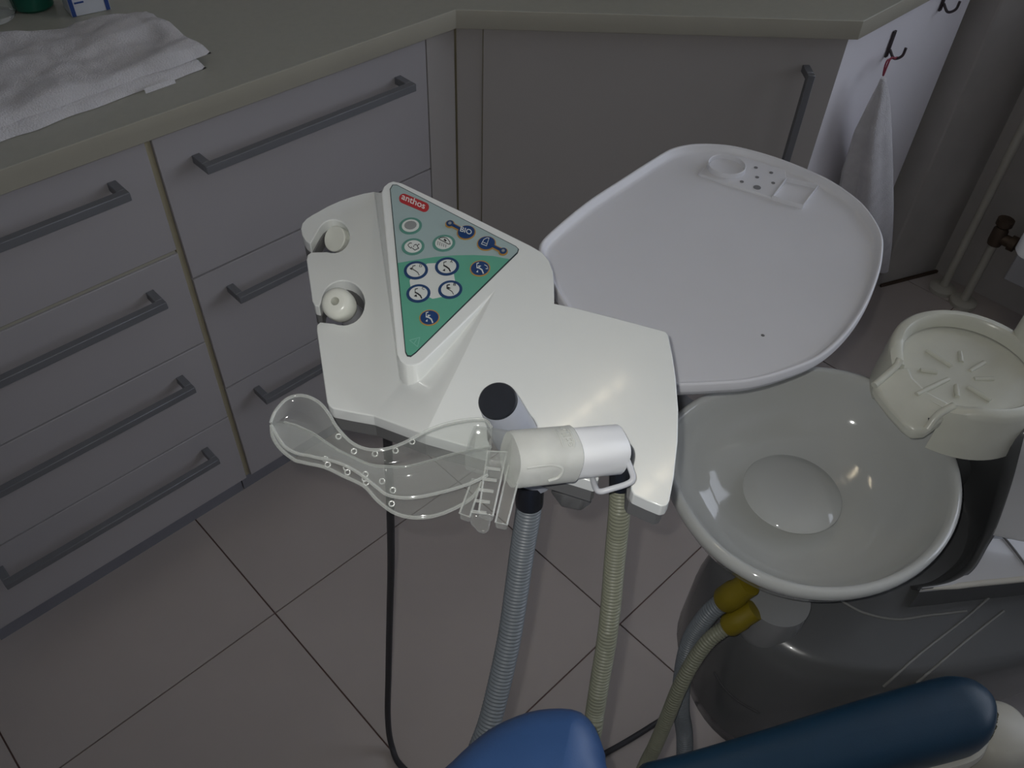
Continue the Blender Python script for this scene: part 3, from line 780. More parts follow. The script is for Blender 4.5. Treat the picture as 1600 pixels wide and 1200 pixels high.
# upper C-shaped holder, then lower one (openings towards the left)
cA, cB = (521, 369), (536, 473)
lobe += [(cA[0] + 25 * math.cos(math.radians(t)), cA[1] + 26 * math.sin(math.radians(t))) for t in range(210, 210 + 286, 13)][:-1]
lobe = [p for p in lobe]
lobe += [(487, 394), (480, 399), (479, 406), (482, 428), (486, 455), (488, 470), (492, 477), (499, 479)]
lobe += [(cB[0] + 34 * math.cos(math.radians(t)), cB[1] + 35 * math.sin(math.radians(t))) for t in range(184, 184 + 300, 12) if t < 496]
lobe += [(501, 503), (495, 508), (495, 516), (503, 572), (511, 628), (514, 634), (520, 638), (550, 644), (584, 650)]
Lw = [base(x, y) for x, y in lobe]
b0, b1 = Lw[0], Lw[-1]
Kp = [(596, 300), (599, 292), (606, 286), (615, 283), (628, 286), (725, 332), (828, 383)]
Kb = [(773, 455), (718, 510), (672, 554), (664, 562), (655, 568), (645, 571), (634, 570), (626, 564), (621, 554)]
Rp = [kp(847, 394), kp(858, 407), plt(864, 424), plt(865.5, 442), plt(866, 462)]
nA = [(744, 701), (762, 706)] + [(801 + 40 * math.cos(math.radians(t)), 676 + 40 * math.sin(math.radians(t))) for t in range(150, 391, 16)] + [(842, 727)]
nB = [(930, 754), (936, 748)] + [(961 + 28 * math.cos(math.radians(t)), 722 + 28 * math.sin(math.radians(t))) for t in range(165, 396, 18)] + [(986, 764), (990, 772)]
plate = [(866, 474), (900, 481), (970, 499), (1030, 515), (1040, 518), (1045, 525), (1051, 556), (1056, 590), (1060, 640), (1059, 690), (1053, 745), (1046, 782), (1042, 789), (1034, 791), (1012, 782)] + list(reversed(nB)) + list(reversed(nA)) + [(664, 679)]
Pw = [plt(x, y) for x, y in plate]
V = []; idx = {}


def add(p): V.append(Vector(p)); return len(V) - 1


iL = [add(p) for p in Lw]; iK = [add(kp(*p)) for p in Kp]; iKb = [add(kp(*p)) for p in Kb]; iR = [add(p) for p in Rp]; iP = [add(p) for p in Pw]
q1, q2, q3 = kp(773, 455), Pw[-1], Lw[-1]
QN = (q2 - q1).cross(q3 - q1).normalized()
if QN.z < 0: QN = -QN
QC = QN.dot(q1)
iD = [iKb[0]]                      # foot of the keypad frame on the slanted face
for i in iKb[1:]:
    p = V[i]; zz = (QC - QN.x * p.x - QN.y * p.y) / QN.z
    iD.append(add(Vector((p.x, p.y, min(p.z - 0.001, max(zz, ZC + 0.004)))) + Vector((-0.0012, -0.0022, 0))))
F = [tuple(iL), (iL[0], iL[-1]) + tuple([iD[-2], iD[-1], iKb[-1]]) + (iK[0],)] + [(iKb[i], iKb[i + 1], iD[i + 1], iD[i]) for i in range(1, len(iKb) - 1)] + [(iKb[0], iKb[1], iD[1])] + [
     tuple(iK) + tuple(iKb),
     (iK[-1],) + tuple(iR) + (iP[0], iKb[0]),
     (iL[-1],) + tuple(reversed(iD[:-1])) + (iP[-1],),
     (iKb[0],) + tuple(iP)]
loop = iL + iK + iR + iP       # closed boundary, in order
loop = list(reversed(iL)) + []  # start at b1 going back along the lobe to b0
loop = list(reversed(iL)) + iK + iR + iP
zb = ZC - 0.013
low = {}
for i in loop: low[i] = add(V[i] - Vector((0, 0, 0.0095)))
for a, b in zip(loop, loop[1:] + loop[:1]): F.append((a, b, low[b], low[a]))
body = obj('console_cover', V, F, M_PLASTIC, cn)
me = body.data
bm = bmesh.new(); bm.from_mesh(me); bmesh.ops.triangulate(bm, faces=[fc for fc in bm.faces if len(fc.verts) > 4]); bmesh.ops.recalc_face_normals(bm, faces=bm.faces)
bm.to_mesh(me); bm.free()
b = body.modifiers.new('bevel', 'BEVEL'); b.width = 0.0030; b.segments = 3; b.limit_method = 'ANGLE'; b.angle_limit = math.radians(24)
me.shade_smooth(); me.set_sharp_from_angle(angle=math.radians(40))
ol = [V[i] for i in list(reversed(iL))] + [V[i] for i in iR[-1:]] + [V[i] for i in iP]
cen2 = sum((Vector((p.x, p.y)) for p in ol), Vector((0, 0))) / len(ol)
v, f = prism([Vector((cen2.x + (p.x - cen2.x) * 0.99, cen2.y + (p.y - cen2.y) * 0.99, p.z - 0.0097)) for p in ol], 0.012)
obj('console_base', v, f, M_UNDER, cn)
# linings of the holders
lA = at(518, 370, ZC - 0.006)
lathe_obj('holder_insert', [(0.0, -0.010), (0.0100, -0.010), (0.0112, -0.008), (0.0112, 0.0), (0.0104, 0.0008), (0.0, 0.0008)], at(523, 373, ZC - 0.009), M_PLASTIC2, cn, ns=40, axis=(-0.75, -0.10, 0.66))

# keypad film ------------------------------------------------------
kd = obj('keypad', *prism([kp(x, y, 0.0004) for x, y in [(613, 289), (620, 289), (806, 385), (811, 390), (809, 396), (650, 552), (642, 558), (636, 557), (633, 551), (609, 296)]], 0.0012), K_LINE, cn)


def flat(name, poly, mt, off, parent=kd, th=0.0003):
    pts = [kp(x, y, off) for x, y in poly]; n = len(pts); v = pts + [p - KN * th for p in pts]
    f = [tuple(range(n)), tuple(range(2 * n - 1, n - 1, -1))] + [(i, (i + 1) % n, n + (i + 1) % n, n + i) for i in range(n)]
    return obj(name, v, f, mt, parent)


flat('grey_field', [(614, 290.5), (620, 290.5), (805, 386), (809.3, 390), (808, 394.5), (796, 406), (770, 401), (740, 399.5), (710, 400), (680, 402.5), (650, 407), (621.5, 412), (610.3, 297)], K_GREY, 0.0007)
flat('green_field', [(621.5, 412), (650, 407), (680, 402.5), (710, 400), (740, 399.5), (770, 401), (796, 406), (649.5, 550.5), (642, 556), (637, 555.5), (634.3, 550)], K_GREEN, 0.0007)
flat('white_field', [(668, 413), (706, 411), (711, 440), (706, 462), (676, 468), (642, 452), (640, 440), (648, 425)], K_WHITE, 0.00085)


def disc(cx, cy, rx, ry, n=36, tilt=-0.12):
    out = []
    for k in range(n):
        a = 2 * math.pi * k / n; x, y = rx * math.cos(a), ry * math.sin(a)
        out.append((cx + x * math.cos(tilt) - y * math.sin(tilt), cy + x * math.sin(tilt) + y * math.cos(tilt)))
    return out


def ribbon(pts, w):
    out = []
    P = [Vector(p) for p in pts]
    gs = []
    for a, b in zip(P, P[1:]):
        t = (b - a)
        if t.length < 1e-6: continue
        t.normalize(); n = Vector((-t.y, t.x)) * w / 2; e = t * w * 0.3
        gs.append([a + n - e, b + n + e, b - n + e, a - n - e])
    return gs


def button(layers, strokes, smat, polys=()):
    """layers: (poly, material) from bottom up; strokes: polylines in px"""
    V, F, FM, MT = [], [], [], []

    def put(poly, mt, off, th=0.00035):
        if mt not in MT: MT.append(mt)
        pts = [kp(x, y, off) for x, y in poly]; n0 = len(V); n = len(pts)
        V.extend(pts); V.extend([p - KN * th for p in pts])
        fs = [tuple(n0 + i for i in range(n))] + [(n0 + i, n0 + (i + 1) % n, n0 + n + (i + 1) % n, n0 + n + i) for i in range(n)]
        F.extend(fs); FM.extend([MT.index(mt)] * len(fs))
    off = 0.0011
    for poly, mt in layers: put(poly, mt, off); off += 0.00022
    for pts, wd in strokes:
        for g in ribbon(pts, wd): put([(p.x, p.y) for p in g], smat, off, 0.0002)
    for poly in polys: put(poly, smat, off, 0.0002)
    return obj('button', V, F, None, kd, mats=MT, fmat=FM)


def T(cx, cy, pts, s=1.0): return [(cx + x * s, cy + y * s) for x, y in pts]


for cx, cy in ((641.5, 354.5), (645.5, 387), (693.5, 381.5)):
    L = [(disc(cx, cy, 18, 13), K_TEAL), (disc(cx, cy, 13.6, 9.6), K_WHITE)]
    if cy < 360: L.append((disc(cx, cy - 0.5, 9.8, 6.6, 14), K_SPOT)); st = []
    elif cx < 660: st = [(T(cx, cy, [(-2, -5), (-5, -5), (-8, -2), (-6, 1), (-3, 3), (-2, 1)]), 0.9), (T(cx, cy, [(2, -2), (5, -3), (7, 0), (8, -3), (10, -3)]), 0.9), (T(cx, cy, [(-1, 3), (3, 6), (9, 3), (7, 1)]), 0.9), (T(cx, cy, [(1, -1), (1, 1)]), 1.0)]
    else: st = [(T(cx, cy, [(-8, -6), (-5, -8), (0, -8.5), (5, -7), (9, -2), (10, 2), (7, 2), (-8, -6)]), 0.9), (T(cx, cy, [(1, -5), (3, -3)]), 2.5)] + [(T(cx, cy, [(-9 + i * 3.1, -2 + i * 1.2), (-9.6 + i * 3.1, 3 + i * 1.0)]), 0.7) for i in range(5)]
    button(L, st, K_INK)
# chair position buttons
for cx, cy, dirn in ((650, 424, 0), (698.5, 418, 1), (653.8, 460, 2), (703.5, 454, 3)):
    st = [(T(cx, cy, [(-1, -7), (-5, -6), (-5, -1)]), 1.0 if dirn != 3 else 1.6), (T(cx, cy, [(-5, -1), (-1, 1), (3, 4), (5, 8)]), 2.0 if dirn in (1, 2) else 1.0)]
    tri = {0: [(-10, -2), (-6, -4), (-6, 0)], 1: [(-7, 7), (-3, 4), (-3, 8)], 2: [(-7, 5), (-3, 2), (-2, 6)], 3: [(-4, -3), (1, -2), (-4, 0)]}[dirn]
    if dirn == 3: tri = [(-4, -4), (1, -1.5), (-4, 0)]
    button([(disc(cx, cy, 19, 14.2), K_NAVY), (disc(cx, cy, 14.4, 10.4), K_WHITE)], st, K_INK, [T(cx, cy, tri)])
for cx, cy in ((750, 421), (671, 498)):
    st = [(T(cx, cy, [(-2, -8), (-5, -7), (-5, -2)]), 1.2), (T(cx, cy, [(-5, -1), (-1, 0), (3, 3), (5, 8)]), 2.0)]
    pl = [T(cx, cy, [(-3, -4), (2, -3.5), (-2, -1)]), T(cx, cy, [(-6, 6), (-3, 3), (-3, 7)])]
    if cy < 450: st.append((T(cx, cy, [(7, -5), (11, -3), (12, 1), (9, 1)]), 0.8))
    button([(disc(cx, cy, 16, 12.4), K_ORANGE), (disc(cx, cy, 14.2, 10.7), K_BLUE)], st, K_WHITE, pl)


def lamp_button(cx, cy, lx, ly):
    d = Vector((lx - cx, ly - cy)).normalized(); n = Vector((-d.y, d.x)) * 2.2
    bar = lambda k: [(cx + n.x * k, cy + n.y * k), (lx + n.x * k, ly + n.y * k), (lx - n.x * k, ly - n.y * k), (cx - n.x * k, cy - n.y * k)]
    return [(disc(cx, cy, 15, 11.2), K_ORANGE), (disc(lx, ly, 7.5, 6), K_ORANGE), (bar(1.7), K_ORANGE), (disc(cx, cy, 13.2, 9.8), K_BLUE), (bar(0.9), K_BLUE), (disc(lx, ly, 5.8, 4.5), K_NAVY), (disc(lx, ly, 2.6, 2.1, 16), K_SPOT)]


button(lamp_button(728.5, 365, 703, 352), [], K_WHITE)
cx, cy = 760, 382
button(lamp_button(cx, cy, 786, 395), [(T(cx, cy, [(-8, 3), (-4, -4), (1, -6.5), (4, -6), (2, 0), (0, 6), (-8, 3)]), 0.8), (T(cx, cy, [(-6, 0), (1, 3)]), 0.7)], K_WHITE)
# warning triangle at the tip
tri = [(640, 533), (656, 528.5), (652.5, 543)]
gv = []
for g in ribbon(tri + tri[:1], 1.3) + ribbon([(651, 532), (647, 538)], 1.1): gv.append([(p.x, p.y) for p in g])
Vw, Fw = [], []
for g in gv:
    n0 = len(Vw); Vw += [kp(x, y, 0.0009) for x, y in g]; Fw.append((n0, n0 + 1, n0 + 2, n0 + 3))
obj('warning_mark', Vw, Fw, K_FAINT, kd)


def text_geo(s, bold=0.0):
    c = bpy.data.curves.new('lettering', 'FONT'); c.body = s; c.size = 1; c.offset = bold; c.extrude = 0.0; c.resolution_u = 4
    o = bpy.data.objects.new('lettering', c); COL.objects.link(o)
    dg = bpy.context.evaluated_depsgraph_get(); dg.update()
    me = o.evaluated_get(dg).to_mesh(); v = [tuple(x.co) for x in me.vertices]; f = [tuple(p.vertices) for p in me.polygons]
    o.evaluated_get(dg).to_mesh_clear(); COL.objects.unlink(o); bpy.data.objects.remove(o); bpy.data.curves.remove(c)
    xs = [a[0] for a in v]; ys = [a[1] for a in v]
    return v, f, (min(xs), max(xs), min(ys), max(ys))


def lettering(name, s, p0, p1, up, mt, off, bold=0.0):
    """text whose box runs from p0 (bottom left) to p1 (bottom right) in px on the keypad; up = px vector of its height"""
    v, f, (xa, xb, ya, yb) = text_geo(s, bold); p0, p1, up = Vector(p0), Vector(p1), Vector(up); out = []
    for x, y, _ in v:
        q = p0 + (p1 - p0) * ((x - xa) / (xb - xa)) + up * ((y - ya) / (yb - ya)); out.append(kp(q.x, q.y, off))
    return obj(name, out, f, mt, kd)


# logo: red pill with the maker's name
pl = []
A, B = Vector((631, 311.5)), Vector((663, 325)); d = (B - A).normalized(); n = Vector((-d.y, d.x)); R = 7.4
pl = [tuple(A + n * R * math.cos(t) - d * R * math.sin(t)) for t in [math.pi * i / 10 for i in range(11)]] + [tuple(B - n * R * math.cos(t) + d * R * math.sin(t)) for t in [math.pi * i / 10 for i in range(11)]]
flat('logo_plate', pl, K_RED, 0.0010)
lettering('logo_lettering', 'anthos', (627, 313), (663, 329), (2.6, -9.5), K_PALE, 0.0013, 0.012)
lettering('button_lettering', 'BIO', (718.5, 366.5), (736, 372.5), (1.9, -7.8), K_WHITE, 0.0034, 0.01)
for s, x, y in (('D', 655, 420), ('A', 703, 413), ('C', 659, 455), ('B', 708, 449)):
    lettering('button_lettering', s, (x, y), (x + 4.2, y + 0.8), (0.6, -4.0), K_INK, 0.0019, 0.02)
# grey wire clip round the front notch
cl_ = [at(973, 698, ZC + 0.036), at(977, 712, ZC + 0.036), at(986, 734, ZC + 0.034), at(989, 748, ZC + 0.032), at(980, 756, ZC + 0.030), at(955, 764, ZC + 0.028), at(938, 768, ZC + 0.026), at(931, 763, ZC + 0.024), at(926, 748, ZC + 0.020)]
v, f = sweep(catmull(cl_, 8), 0.0019, 10); obj('hose_clip', v, f, M_CLIP, cn, smooth=50)
v, f = prism([at(x, y, ZC - 0.022) for x, y in ((862, 742), (930, 760), (912, 772), (880, 766))], 0.02); obj('bracket', v, f, M_UNDER, cn, bevel=0.002)

# ------------------------------------------------------------------ syringe knob in the lower left holder
kb = thing('syringe_handpiece', at(534, 478, ZC - 0.02), 'cream knob with a central hole in the lower left holder', 'handpiece')
kc = at(526, 473, ZC + 0.012); kax = (ORIGIN - kc).normalized() * 0.8 + Vector((-0.22, 0.20, 0.40)); kax.normalize()
lathe_obj('knob', [(0.0, -0.014), (0.0026, -0.014), (0.0029, 0.0030), (0.0033, 0.0044), (0.0070, 0.0046), (0.0098, 0.0034), (0.0118, 0.0006), (0.0124, -0.003), (0.0124, -0.010), (0.0118, -0.014), (0.0105, -0.016), (0.0, -0.016)], kc, M_PLASTIC2, kb, ns=44, axis=kax, sm=60)
lathe_obj('shaft', [(0.0, 0.0), (0.0095, 0.0), (0.0095, 0.05), (0.007, 0.07), (0.0, 0.07)], kc - kax * 0.016, M_CLIP, kb, ns=30, axis=-kax)

# ------------------------------------------------------------------ suction handpiece with black cap and its grey hose
cap = at(779, 629, ZC + 0.058); low_ = at(822, 712, ZC - 0.004); ax = (cap - low_).normalized()
sh_ = thing('suction_handpiece', at(826, 770, ZC - 0.05), 'grey suction handpiece with black cap and ribbed grey hose', 'suction handpiece')
Lb = (cap - low_).length
lathe_obj('handpiece_body', [(0.0, -0.03), (0.0135, -0.03), (0.0145, 0.0), (0.0148, Lb * 0.45), (0.0128, Lb * 0.9), (0.0122, Lb - 0.0004), (0.0, Lb - 0.0004)], low_, M_HANDPIECE, sh_, ns=40, axis=ax)
fa = (ax * 0.75 + (ORIGIN - cap).normalized() * 0.55).normalized()
lathe_obj('black_cap', [(0.0, -0.010), (0.0114, -0.010), (0.0120, -0.006), (0.0120, 0.0030), (0.0112, 0.0042), (0.0, 0.0036)], cap, M_BLACK, sh_, ns=44, axis=fa)
hz = [(829, 772, 0.957), (824, 810, 0.935), (816, 860, 0.905), (806, 930, 0.868), (796, 995, 0.838), (780, 1070, 0.805), (764, 1132, 0.780), (748, 1175, 0.760), (735, 1220, 0.735)]
G = [at(*p) for p in hz]
lathe_obj('hose_collar', [(0.0, 0.0), (0.0098, 0.0), (0.0100, 0.002), (0.0100, 0.022), (0.0, 0.022)], G[0] + (G[1] - G[0]).normalized() * 0.009, M_BLACK, sh_, ns=30, axis=(G[0] - G[1]).normalized() * 0.8 + ax * 0.2)
grey_back = [(1070, 1165, 0.50), (1064, 1110, 0.56), (1066, 1060, 0.61), (1078, 1005, 0.655), (1105, 962, 0.70), (1130, 940, 0.722)]
GB = [at(*p) for p in grey_back]
hose('grey_hose', G + [Vector((0.12, 0.12, 0.60)), Vector((0.14, 0.02, 0.46)), Vector((0.25, -0.02, 0.38)), Vector((0.36, 0.06, 0.42))] + GB, 0.0093, M_HOSEG, sh_, pitch=0.0030, depth=0.13)
yb = at(1146, 929, 0.735)
yd = (yb - GB[-1]).normalized()
lathe_obj('yellow_connector', [(0.0, -0.016), (0.0105, -0.016), (0.0130, -0.012), (0.0130, 0.004), (0.0115, 0.008), (0.0115, 0.022), (0.0, 0.024)], yb, M_YELLOW, sh_, ns=28, axis=yd)

# ------------------------------------------------------------------ lit isolation mouthpiece and its olive hose
mpz = ZC + 0.040
mp = thing('isolation_mouthpiece', at(880, 720, ZC + 0.03), 'clear dental mouthpiece on a white handle with ribbed olive hose', 'mouthpiece')
cA_, cB_, cC_ = at(968, 702, mpz - 0.006), at(893, 709, mpz), at(797, 718, mpz + 0.008)
axm = (cA_ - cB_).normalized()
v, f = sweep([cB_ + (cB_ - cA_) * 0.3, cB_, cA_ - axm * 0.001, cA_], [0.0137, 0.0137, 0.0137, 0.0131], 40, sq=3.2); obj('white_sleeve', v, f, M_SLEEVE, mp, smooth=50)
v, f = sweep([cC_, cC_.lerp(cB_, 0.05), cC_.lerp(cB_, 0.9), cC_.lerp(cB_, 0.985), cB_ + axm * 0.0005], [0.0150, 0.0156, 0.0156, 0.0158, 0.0150], 44, sq=2.8); obj('frosted_collar', v, f, M_FROST, mp, smooth=40)
ux_ = axm; vdir = (ORIGIN - cB_).normalized(); uy_ = vdir.cross(ux_).normalized(); uz_ = ux_.cross(uy_).normalized()     # uy_ up in the picture
if uy_.dot(C_UP) < 0: uy_ = -uy_
if uz_.dot(vdir) < 0: uz_ = -uz_
# raised pill with the word, running up the collar; and the arched catch below
cyl = lambda s, t, h: (cC_.lerp(cB_, s) + uy_ * (0.0156 + h) * math.sin(t) + uz_ * (0.0156 + h) * math.cos(t))
path = [cyl(0.70, t, 0.0006) for t in (1.25, 0.9, 0.6, 0.35)] + [cyl(0.73, 0.2, 0.0006), cyl(0.80, 0.14, 0.0006), cyl(0.87, 0.2, 0.0006)] + [cyl(0.90, t, 0.0006) for t in (0.35, 0.6, 0.9, 1.25)]
v, f = sweep(catmull(path, 6), 0.0006, 8); obj('word_frame', v, f, M_FROST, mp, smooth=60)
tv, tf, (xa, xb, ya, yb_) = text_geo('isolite', 0.01)
out = [cyl(0.87 - (y - ya) / (yb_ - ya) * 0.125, 1.45 - (x - xa) / (xb - xa) * 1.2, 0.0010) for x, y, _ in tv]
obj('word_relief', out, tf, M_FROST, mp, solid=0.0009)
path = [cyl(0.10, -0.35, 0.0006), cyl(0.45, -0.33, 0.0006), cyl(0.62, -0.42, 0.0006), cyl(0.68, -0.62, 0.0006), cyl(0.64, -0.95, 0.0006), cyl(0.5, -1.1, 0.0006)]
v, f = sweep(catmull(path, 8), 0.0010, 8); obj('catch_ridge', v, f, M_FROST, mp, smooth=60)
# clear comb-shaped coupling
cw = lambda x, y, dz=0.0: at(x, y, mpz + dz)
v, f = sweep([cw(735, 700, .006), cw(765, 706, .006), cw(800, 714, .008)], [0.012, 0.013, 0.0135], 28, sq=3); obj('clear_neck', v, f, M_CLEAR, mp, smooth=50)
slabs = [[(762, 705), (792, 706), (770, 806), (748, 800)], [(797, 716), (817, 724), (792, 820), (774, 816)], [(738, 748), (752, 752), (734, 808), (718, 802)]]
for i, q4 in enumerate(slabs):
    v, f = prism([cw(x, y, (0.012, 0.004, 0.002)[i]) for x, y in q4], 0.006); rl = obj('coupling_rail', v, f, M_CLEAR, mp, bevel=0.001)
    rim = [cw(x, y, (0.012, 0.004, 0.002)[i]) for x, y in q4]; v, f = sweep(rim, 0.0006, 6, closed=True); obj('rail_edge', v, f, M_CLEARRIM, rl)
for k in range(5):
    x, y = 770 - k * 5.5, 728 + k * 17
    a_, b2_ = cw(x - 11, y + 3, 0.015), cw(x + 12, y + 6, 0.015)
    v, f = sweep([a_, b2_], 0.0010, 8); obj('comb_tooth', v, f, M_CLEARRIM, mp, smooth=50)
v, f = prism([cw(x, y, 0.006) for x, y in ((738, 800), (768, 806), (764, 826), (757, 831), (748, 829), (735, 815))], 0.0025); obj('pull_tab', v, f, M_CLEAR, mp, bevel=0.0008)
# bite flaps
Tt = [(423, 660), (430, 643), (446, 625), (464, 618), (482, 620), (500, 630), (514, 647), (526, 667), (545, 688), (564, 699), (584, 703), (609, 700), (635, 690), (672, 671), (710, 659), (755, 655), (768, 668)]
Cr = [(424, 662), (431, 660), (444, 660), (460, 664), (474, 670), (487, 676), (498, 683), (511, 692), (530, 704), (551, 714), (579, 726), (607, 729), (635, 729), (672, 720), (710, 709), (745, 702), (768, 698)]
If = [(424, 665), (432, 680), (444, 697), (458, 706), (470, 710), (482, 712), (495, 715), (511, 718), (528, 723), (545, 730), (566, 743), (588, 761), (607, 774), (640, 778), (682, 771), (730, 757), (762, 742)]
Bo = [(424, 665), (426, 682), (438, 701), (459, 718), (472, 722), (485, 725), (500, 728), (515, 733), (537, 744), (555, 752), (572, 762), (592, 784), (620, 803), (655, 809), (692, 802), (732, 782), (752, 760)]


def flap(name, A, B, za, zb_, bulge, nx=7):
    Aw = catmull([at(x, y, mpz + za(i / (len(A) - 1))) for i, (x, y) in enumerate(A)], 4); Bw = catmull([at(x, y, mpz + zb_(i / (len(B) - 1))) for i, (x, y) in enumerate(B)], 4)
    V, F = [], []
    for p, q_ in zip(Aw, Bw):
        for k in range(nx): t = k / (nx - 1); V.append(p.lerp(q_, t) + Vector((0, 0, bulge * math.sin(math.pi * t))))
    for i in range(len(Aw) - 1):
        for k in range(nx - 1): F.append((i * nx + k, i * nx + k + 1, (i + 1) * nx + k + 1, (i + 1) * nx + k))
    return obj(name, V, F, M_CLEAR, mp, smooth=80, solid=0.0013), Aw, Bw


zt = lambda u: 0.014; zc_ = lambda u: 0.002 + 0.004 * u; zi = lambda u: 0.016; zo = lambda u: -0.004
o1, Aw, Cw = flap('cheek_flap', Tt, Cr, zt, zc_, -0.004)
o2, _, Bw = flap('lower_flap', Cr, Bo, zc_, zo, -0.004)
o3, _, Iw2 = flap('tongue_flap', Cr, If, zc_, zi, 0.002)
for par, line, r in ((o1, Aw, 0.0010), (o2, Bw, 0.0011), (o3, Iw2, 0.0010), (o1, Cw[8:], 0.0008)):
    v, f = sweep(line, r, 10); obj('flap_edge', v, f, M_CLEARRIM, par, smooth=60)
gs = []
for x, y, dz in ((529, 682, .010), (553, 705, .009), (586, 709, .009), (618, 704, .009), (644, 690, .010), (508, 717, .004), (512, 726, -.001), (541, 731, .003), (543, 738, -.001), (571, 741, .006), (572, 754, 0), (597, 752, .010), (614, 766, .014), (612, 787, -.001), (570, 748, .002)):
    c0 = at(x, y, mpz + dz); d0 = (ORIGIN - c0).normalized(); u0 = d0.cross(C_UP).normalized(); w0 = d0.cross(u0)
    gs.append(sweep([c0 + (u0 * math.cos(t) + w0 * math.sin(t)) * 0.0015 for t in [2 * math.pi * k / 14 for k in range(14)]], 0.00055, 6, closed=True))
v, f = merge(*gs); o = obj('perforation_rims', v, f, M_CLEARRIM, mp, smooth=80); o['kind'] = 'stuff'
# elbow under the sleeve end and olive hose
el = at(972, 722, ZC + 0.018)
tube('elbow', [cA_ - axm * 0.006, cA_ + axm * 0.003 + Vector((0, 0, -0.004)), at(970, 735, ZC + 0.016), at(969, 758, ZC + 0.002)], 0.0072, M_BLACK, mp, ns=20)
oz = [(969, 752, 0.995), (969, 780, 0.980), (966, 820, 0.958), (960, 880, 0.922), (955, 940, 0.888), (948, 1000, 0.855), (938, 1060, 0.820), (930, 1110, 0.79), (922, 1160, 0.755)]
O1 = [at(*p) for p in oz]
olive_back = [(1000, 1215, 0.50), (1024, 1165, 0.555), (1043, 1120, 0.60), (1060, 1078, 0.635), (1082, 1035, 0.665), (1108, 1000, 0.69), (1135, 980, 0.705)]
OB = [at(*p) for p in olive_back]
hose('olive_hose', O1 + [Vector((0.24, 0.13, 0.58)), Vector((0.25, 0.11, 0.46)), Vector((0.28, 0.10, 0.42))] + OB, 0.0076, M_HOSEO, mp, pitch=0.0030, depth=0.13)
yo = at(1153, 969, 0.715)
lathe_obj('yellow_connector', [(0.0, -0.014), (0.0090, -0.014), (0.0110, -0.010), (0.0110, 0.004), (0.0100, 0.008), (0.0100, 0.020), (0.0, 0.022)], yo, M_YELLOW, mp, ns=28, axis=(yo - OB[-1]).normalized())

# ------------------------------------------------------------------ black cable
bc = [at(605, 672, 0.80), at(607, 720, 0.72), at(610, 800, 0.60), at(611, 880, 0.48), at(609, 960, 0.34), at(607, 1050, 0.18), at(606, 1120, 0.07), at(612, 1165, 0.012), at(630, 1200, 0.006), at(690, 1235, 0.006), at(800, 1245, 0.006), at(900, 1200, 0.006), at(955, 1172, 0.006), at(990, 1152, 0.006), at(1022, 1132, 0.006), at(1075, 1100, 0.006)]
b_ = tube('black_cable', [at(600, 600, 0.978) + Vector((0.0, 0.0, -0.0)), at(603, 640, 0.90)] + bc, 0.0048, M_CABLE, None, ns=12, n=12)
tag(b_, 'black cable dropping from the console to the tiled floor', 'cable')

# ================================================================== dental chair (edge of the back cushion and an armrest)
ch = thing('dental_chair', (0.15, -0.25, 0), 'blue upholstered dental chair with padded armrest in the foreground', 'dental chair')


def rings_obj(name, outline, prof, mt, parent):
    P = [Vector((p[0], p[1])) for p in outline]; c = sum(P, Vector((0, 0))) / len(P); V, F = [], []; n = len(P)
    nr = []
    for i in range(n):
        t = (P[(i + 1) % n] - P[i - 1]).normalized(); q_ = Vector((-t.y, t.x))
        if q_.dot(c - P[i]) < 0: q_ = -q_
        nr.append(q_)
    for d, z, s in prof:
        for p, q_ in zip(P, nr):
            r = p + q_ * d; r = c + (r - c) * s; V.append(Vector((r.x, r.y, z)))
    for i in range(len(prof) - 1):
        for k in range(n): F.append((i * n + k, i * n + (k + 1) % n, (i + 1) * n + (k + 1) % n, (i + 1) * n + k))
    F.append(tuple(range(n - 1, -1, -1))); F.append(tuple(range((len(prof) - 1) * n, len(prof) * n)))
    return obj(name, V, F, mt, parent, smooth=60)


cpx = [(640, 1235), (690, 1200), (722, 1170), (765, 1136), (820, 1112), (868, 1105), (908, 1111), (934, 1138), (948, 1175), (955, 1205)]
co = [at(x, y, 0.845) for x, y in cpx] + [Vector((0.185, 0.02, 0)), Vector((0.13, -0.12, 0)), Vector((0.0, -0.17, 0)), Vector((-0.12, -0.10, 0)), Vector((-0.13, 0.08, 0)), Vector((-0.05, 0.18, 0)), Vector((0.05, 0.186, 0))]
co = [Vector((p.x, p.y, 0)) for p in co]
co = [p for p in resample(catmull(co + co[:1], 10), 0.008)]
rings_obj('back_cushion', co, [(0.012, 0.800, 1), (0.004, 0.806, 1), (0.0, 0.818, 1), (0.0, 0.838, 1), (0.003, 0.850, 1), (0.010, 0.861, 1), (0.022, 0.869, 1), (0.022, 0.874, 0.75), (0.022, 0.877, 0.4), (0.022, 0.878, 0.1)], M_BLUE, ch)
rings_obj('back_shell', co, [(0.02, 0.775, 1), (0.004, 0.782, 1), (0.004, 0.803, 1), (0.02, 0.803, 1)], M_SHELL, ch)
# armrest
A0, A1 = at(1005, 1210, 0.74), at(1548, 1118, 0.74); au = (A1 - A0); au.z = 0; AL = au.length; au.normalize(); an = Vector((-au.y, au.x, 0))
ac = (A0 + A1) / 2; ac.z = 0


def stadium(hl, hw_, n=96, e=4.6, c=ac):
    out = []
    for k in range(n):
        a = 2 * math.pi * k / n; ca, sa = math.cos(a), math.sin(a)
        x = math.copysign(abs(ca) ** (2 / e), ca); y = math.copysign(abs(sa) ** (2 / e), sa)
        r = hl - hw_
        out.append(c + au * (math.copysign(min(1, abs(x) * 1.0), x) * hl) + an * (hw_ * y * (1 - 0.08 * x)))
    return out


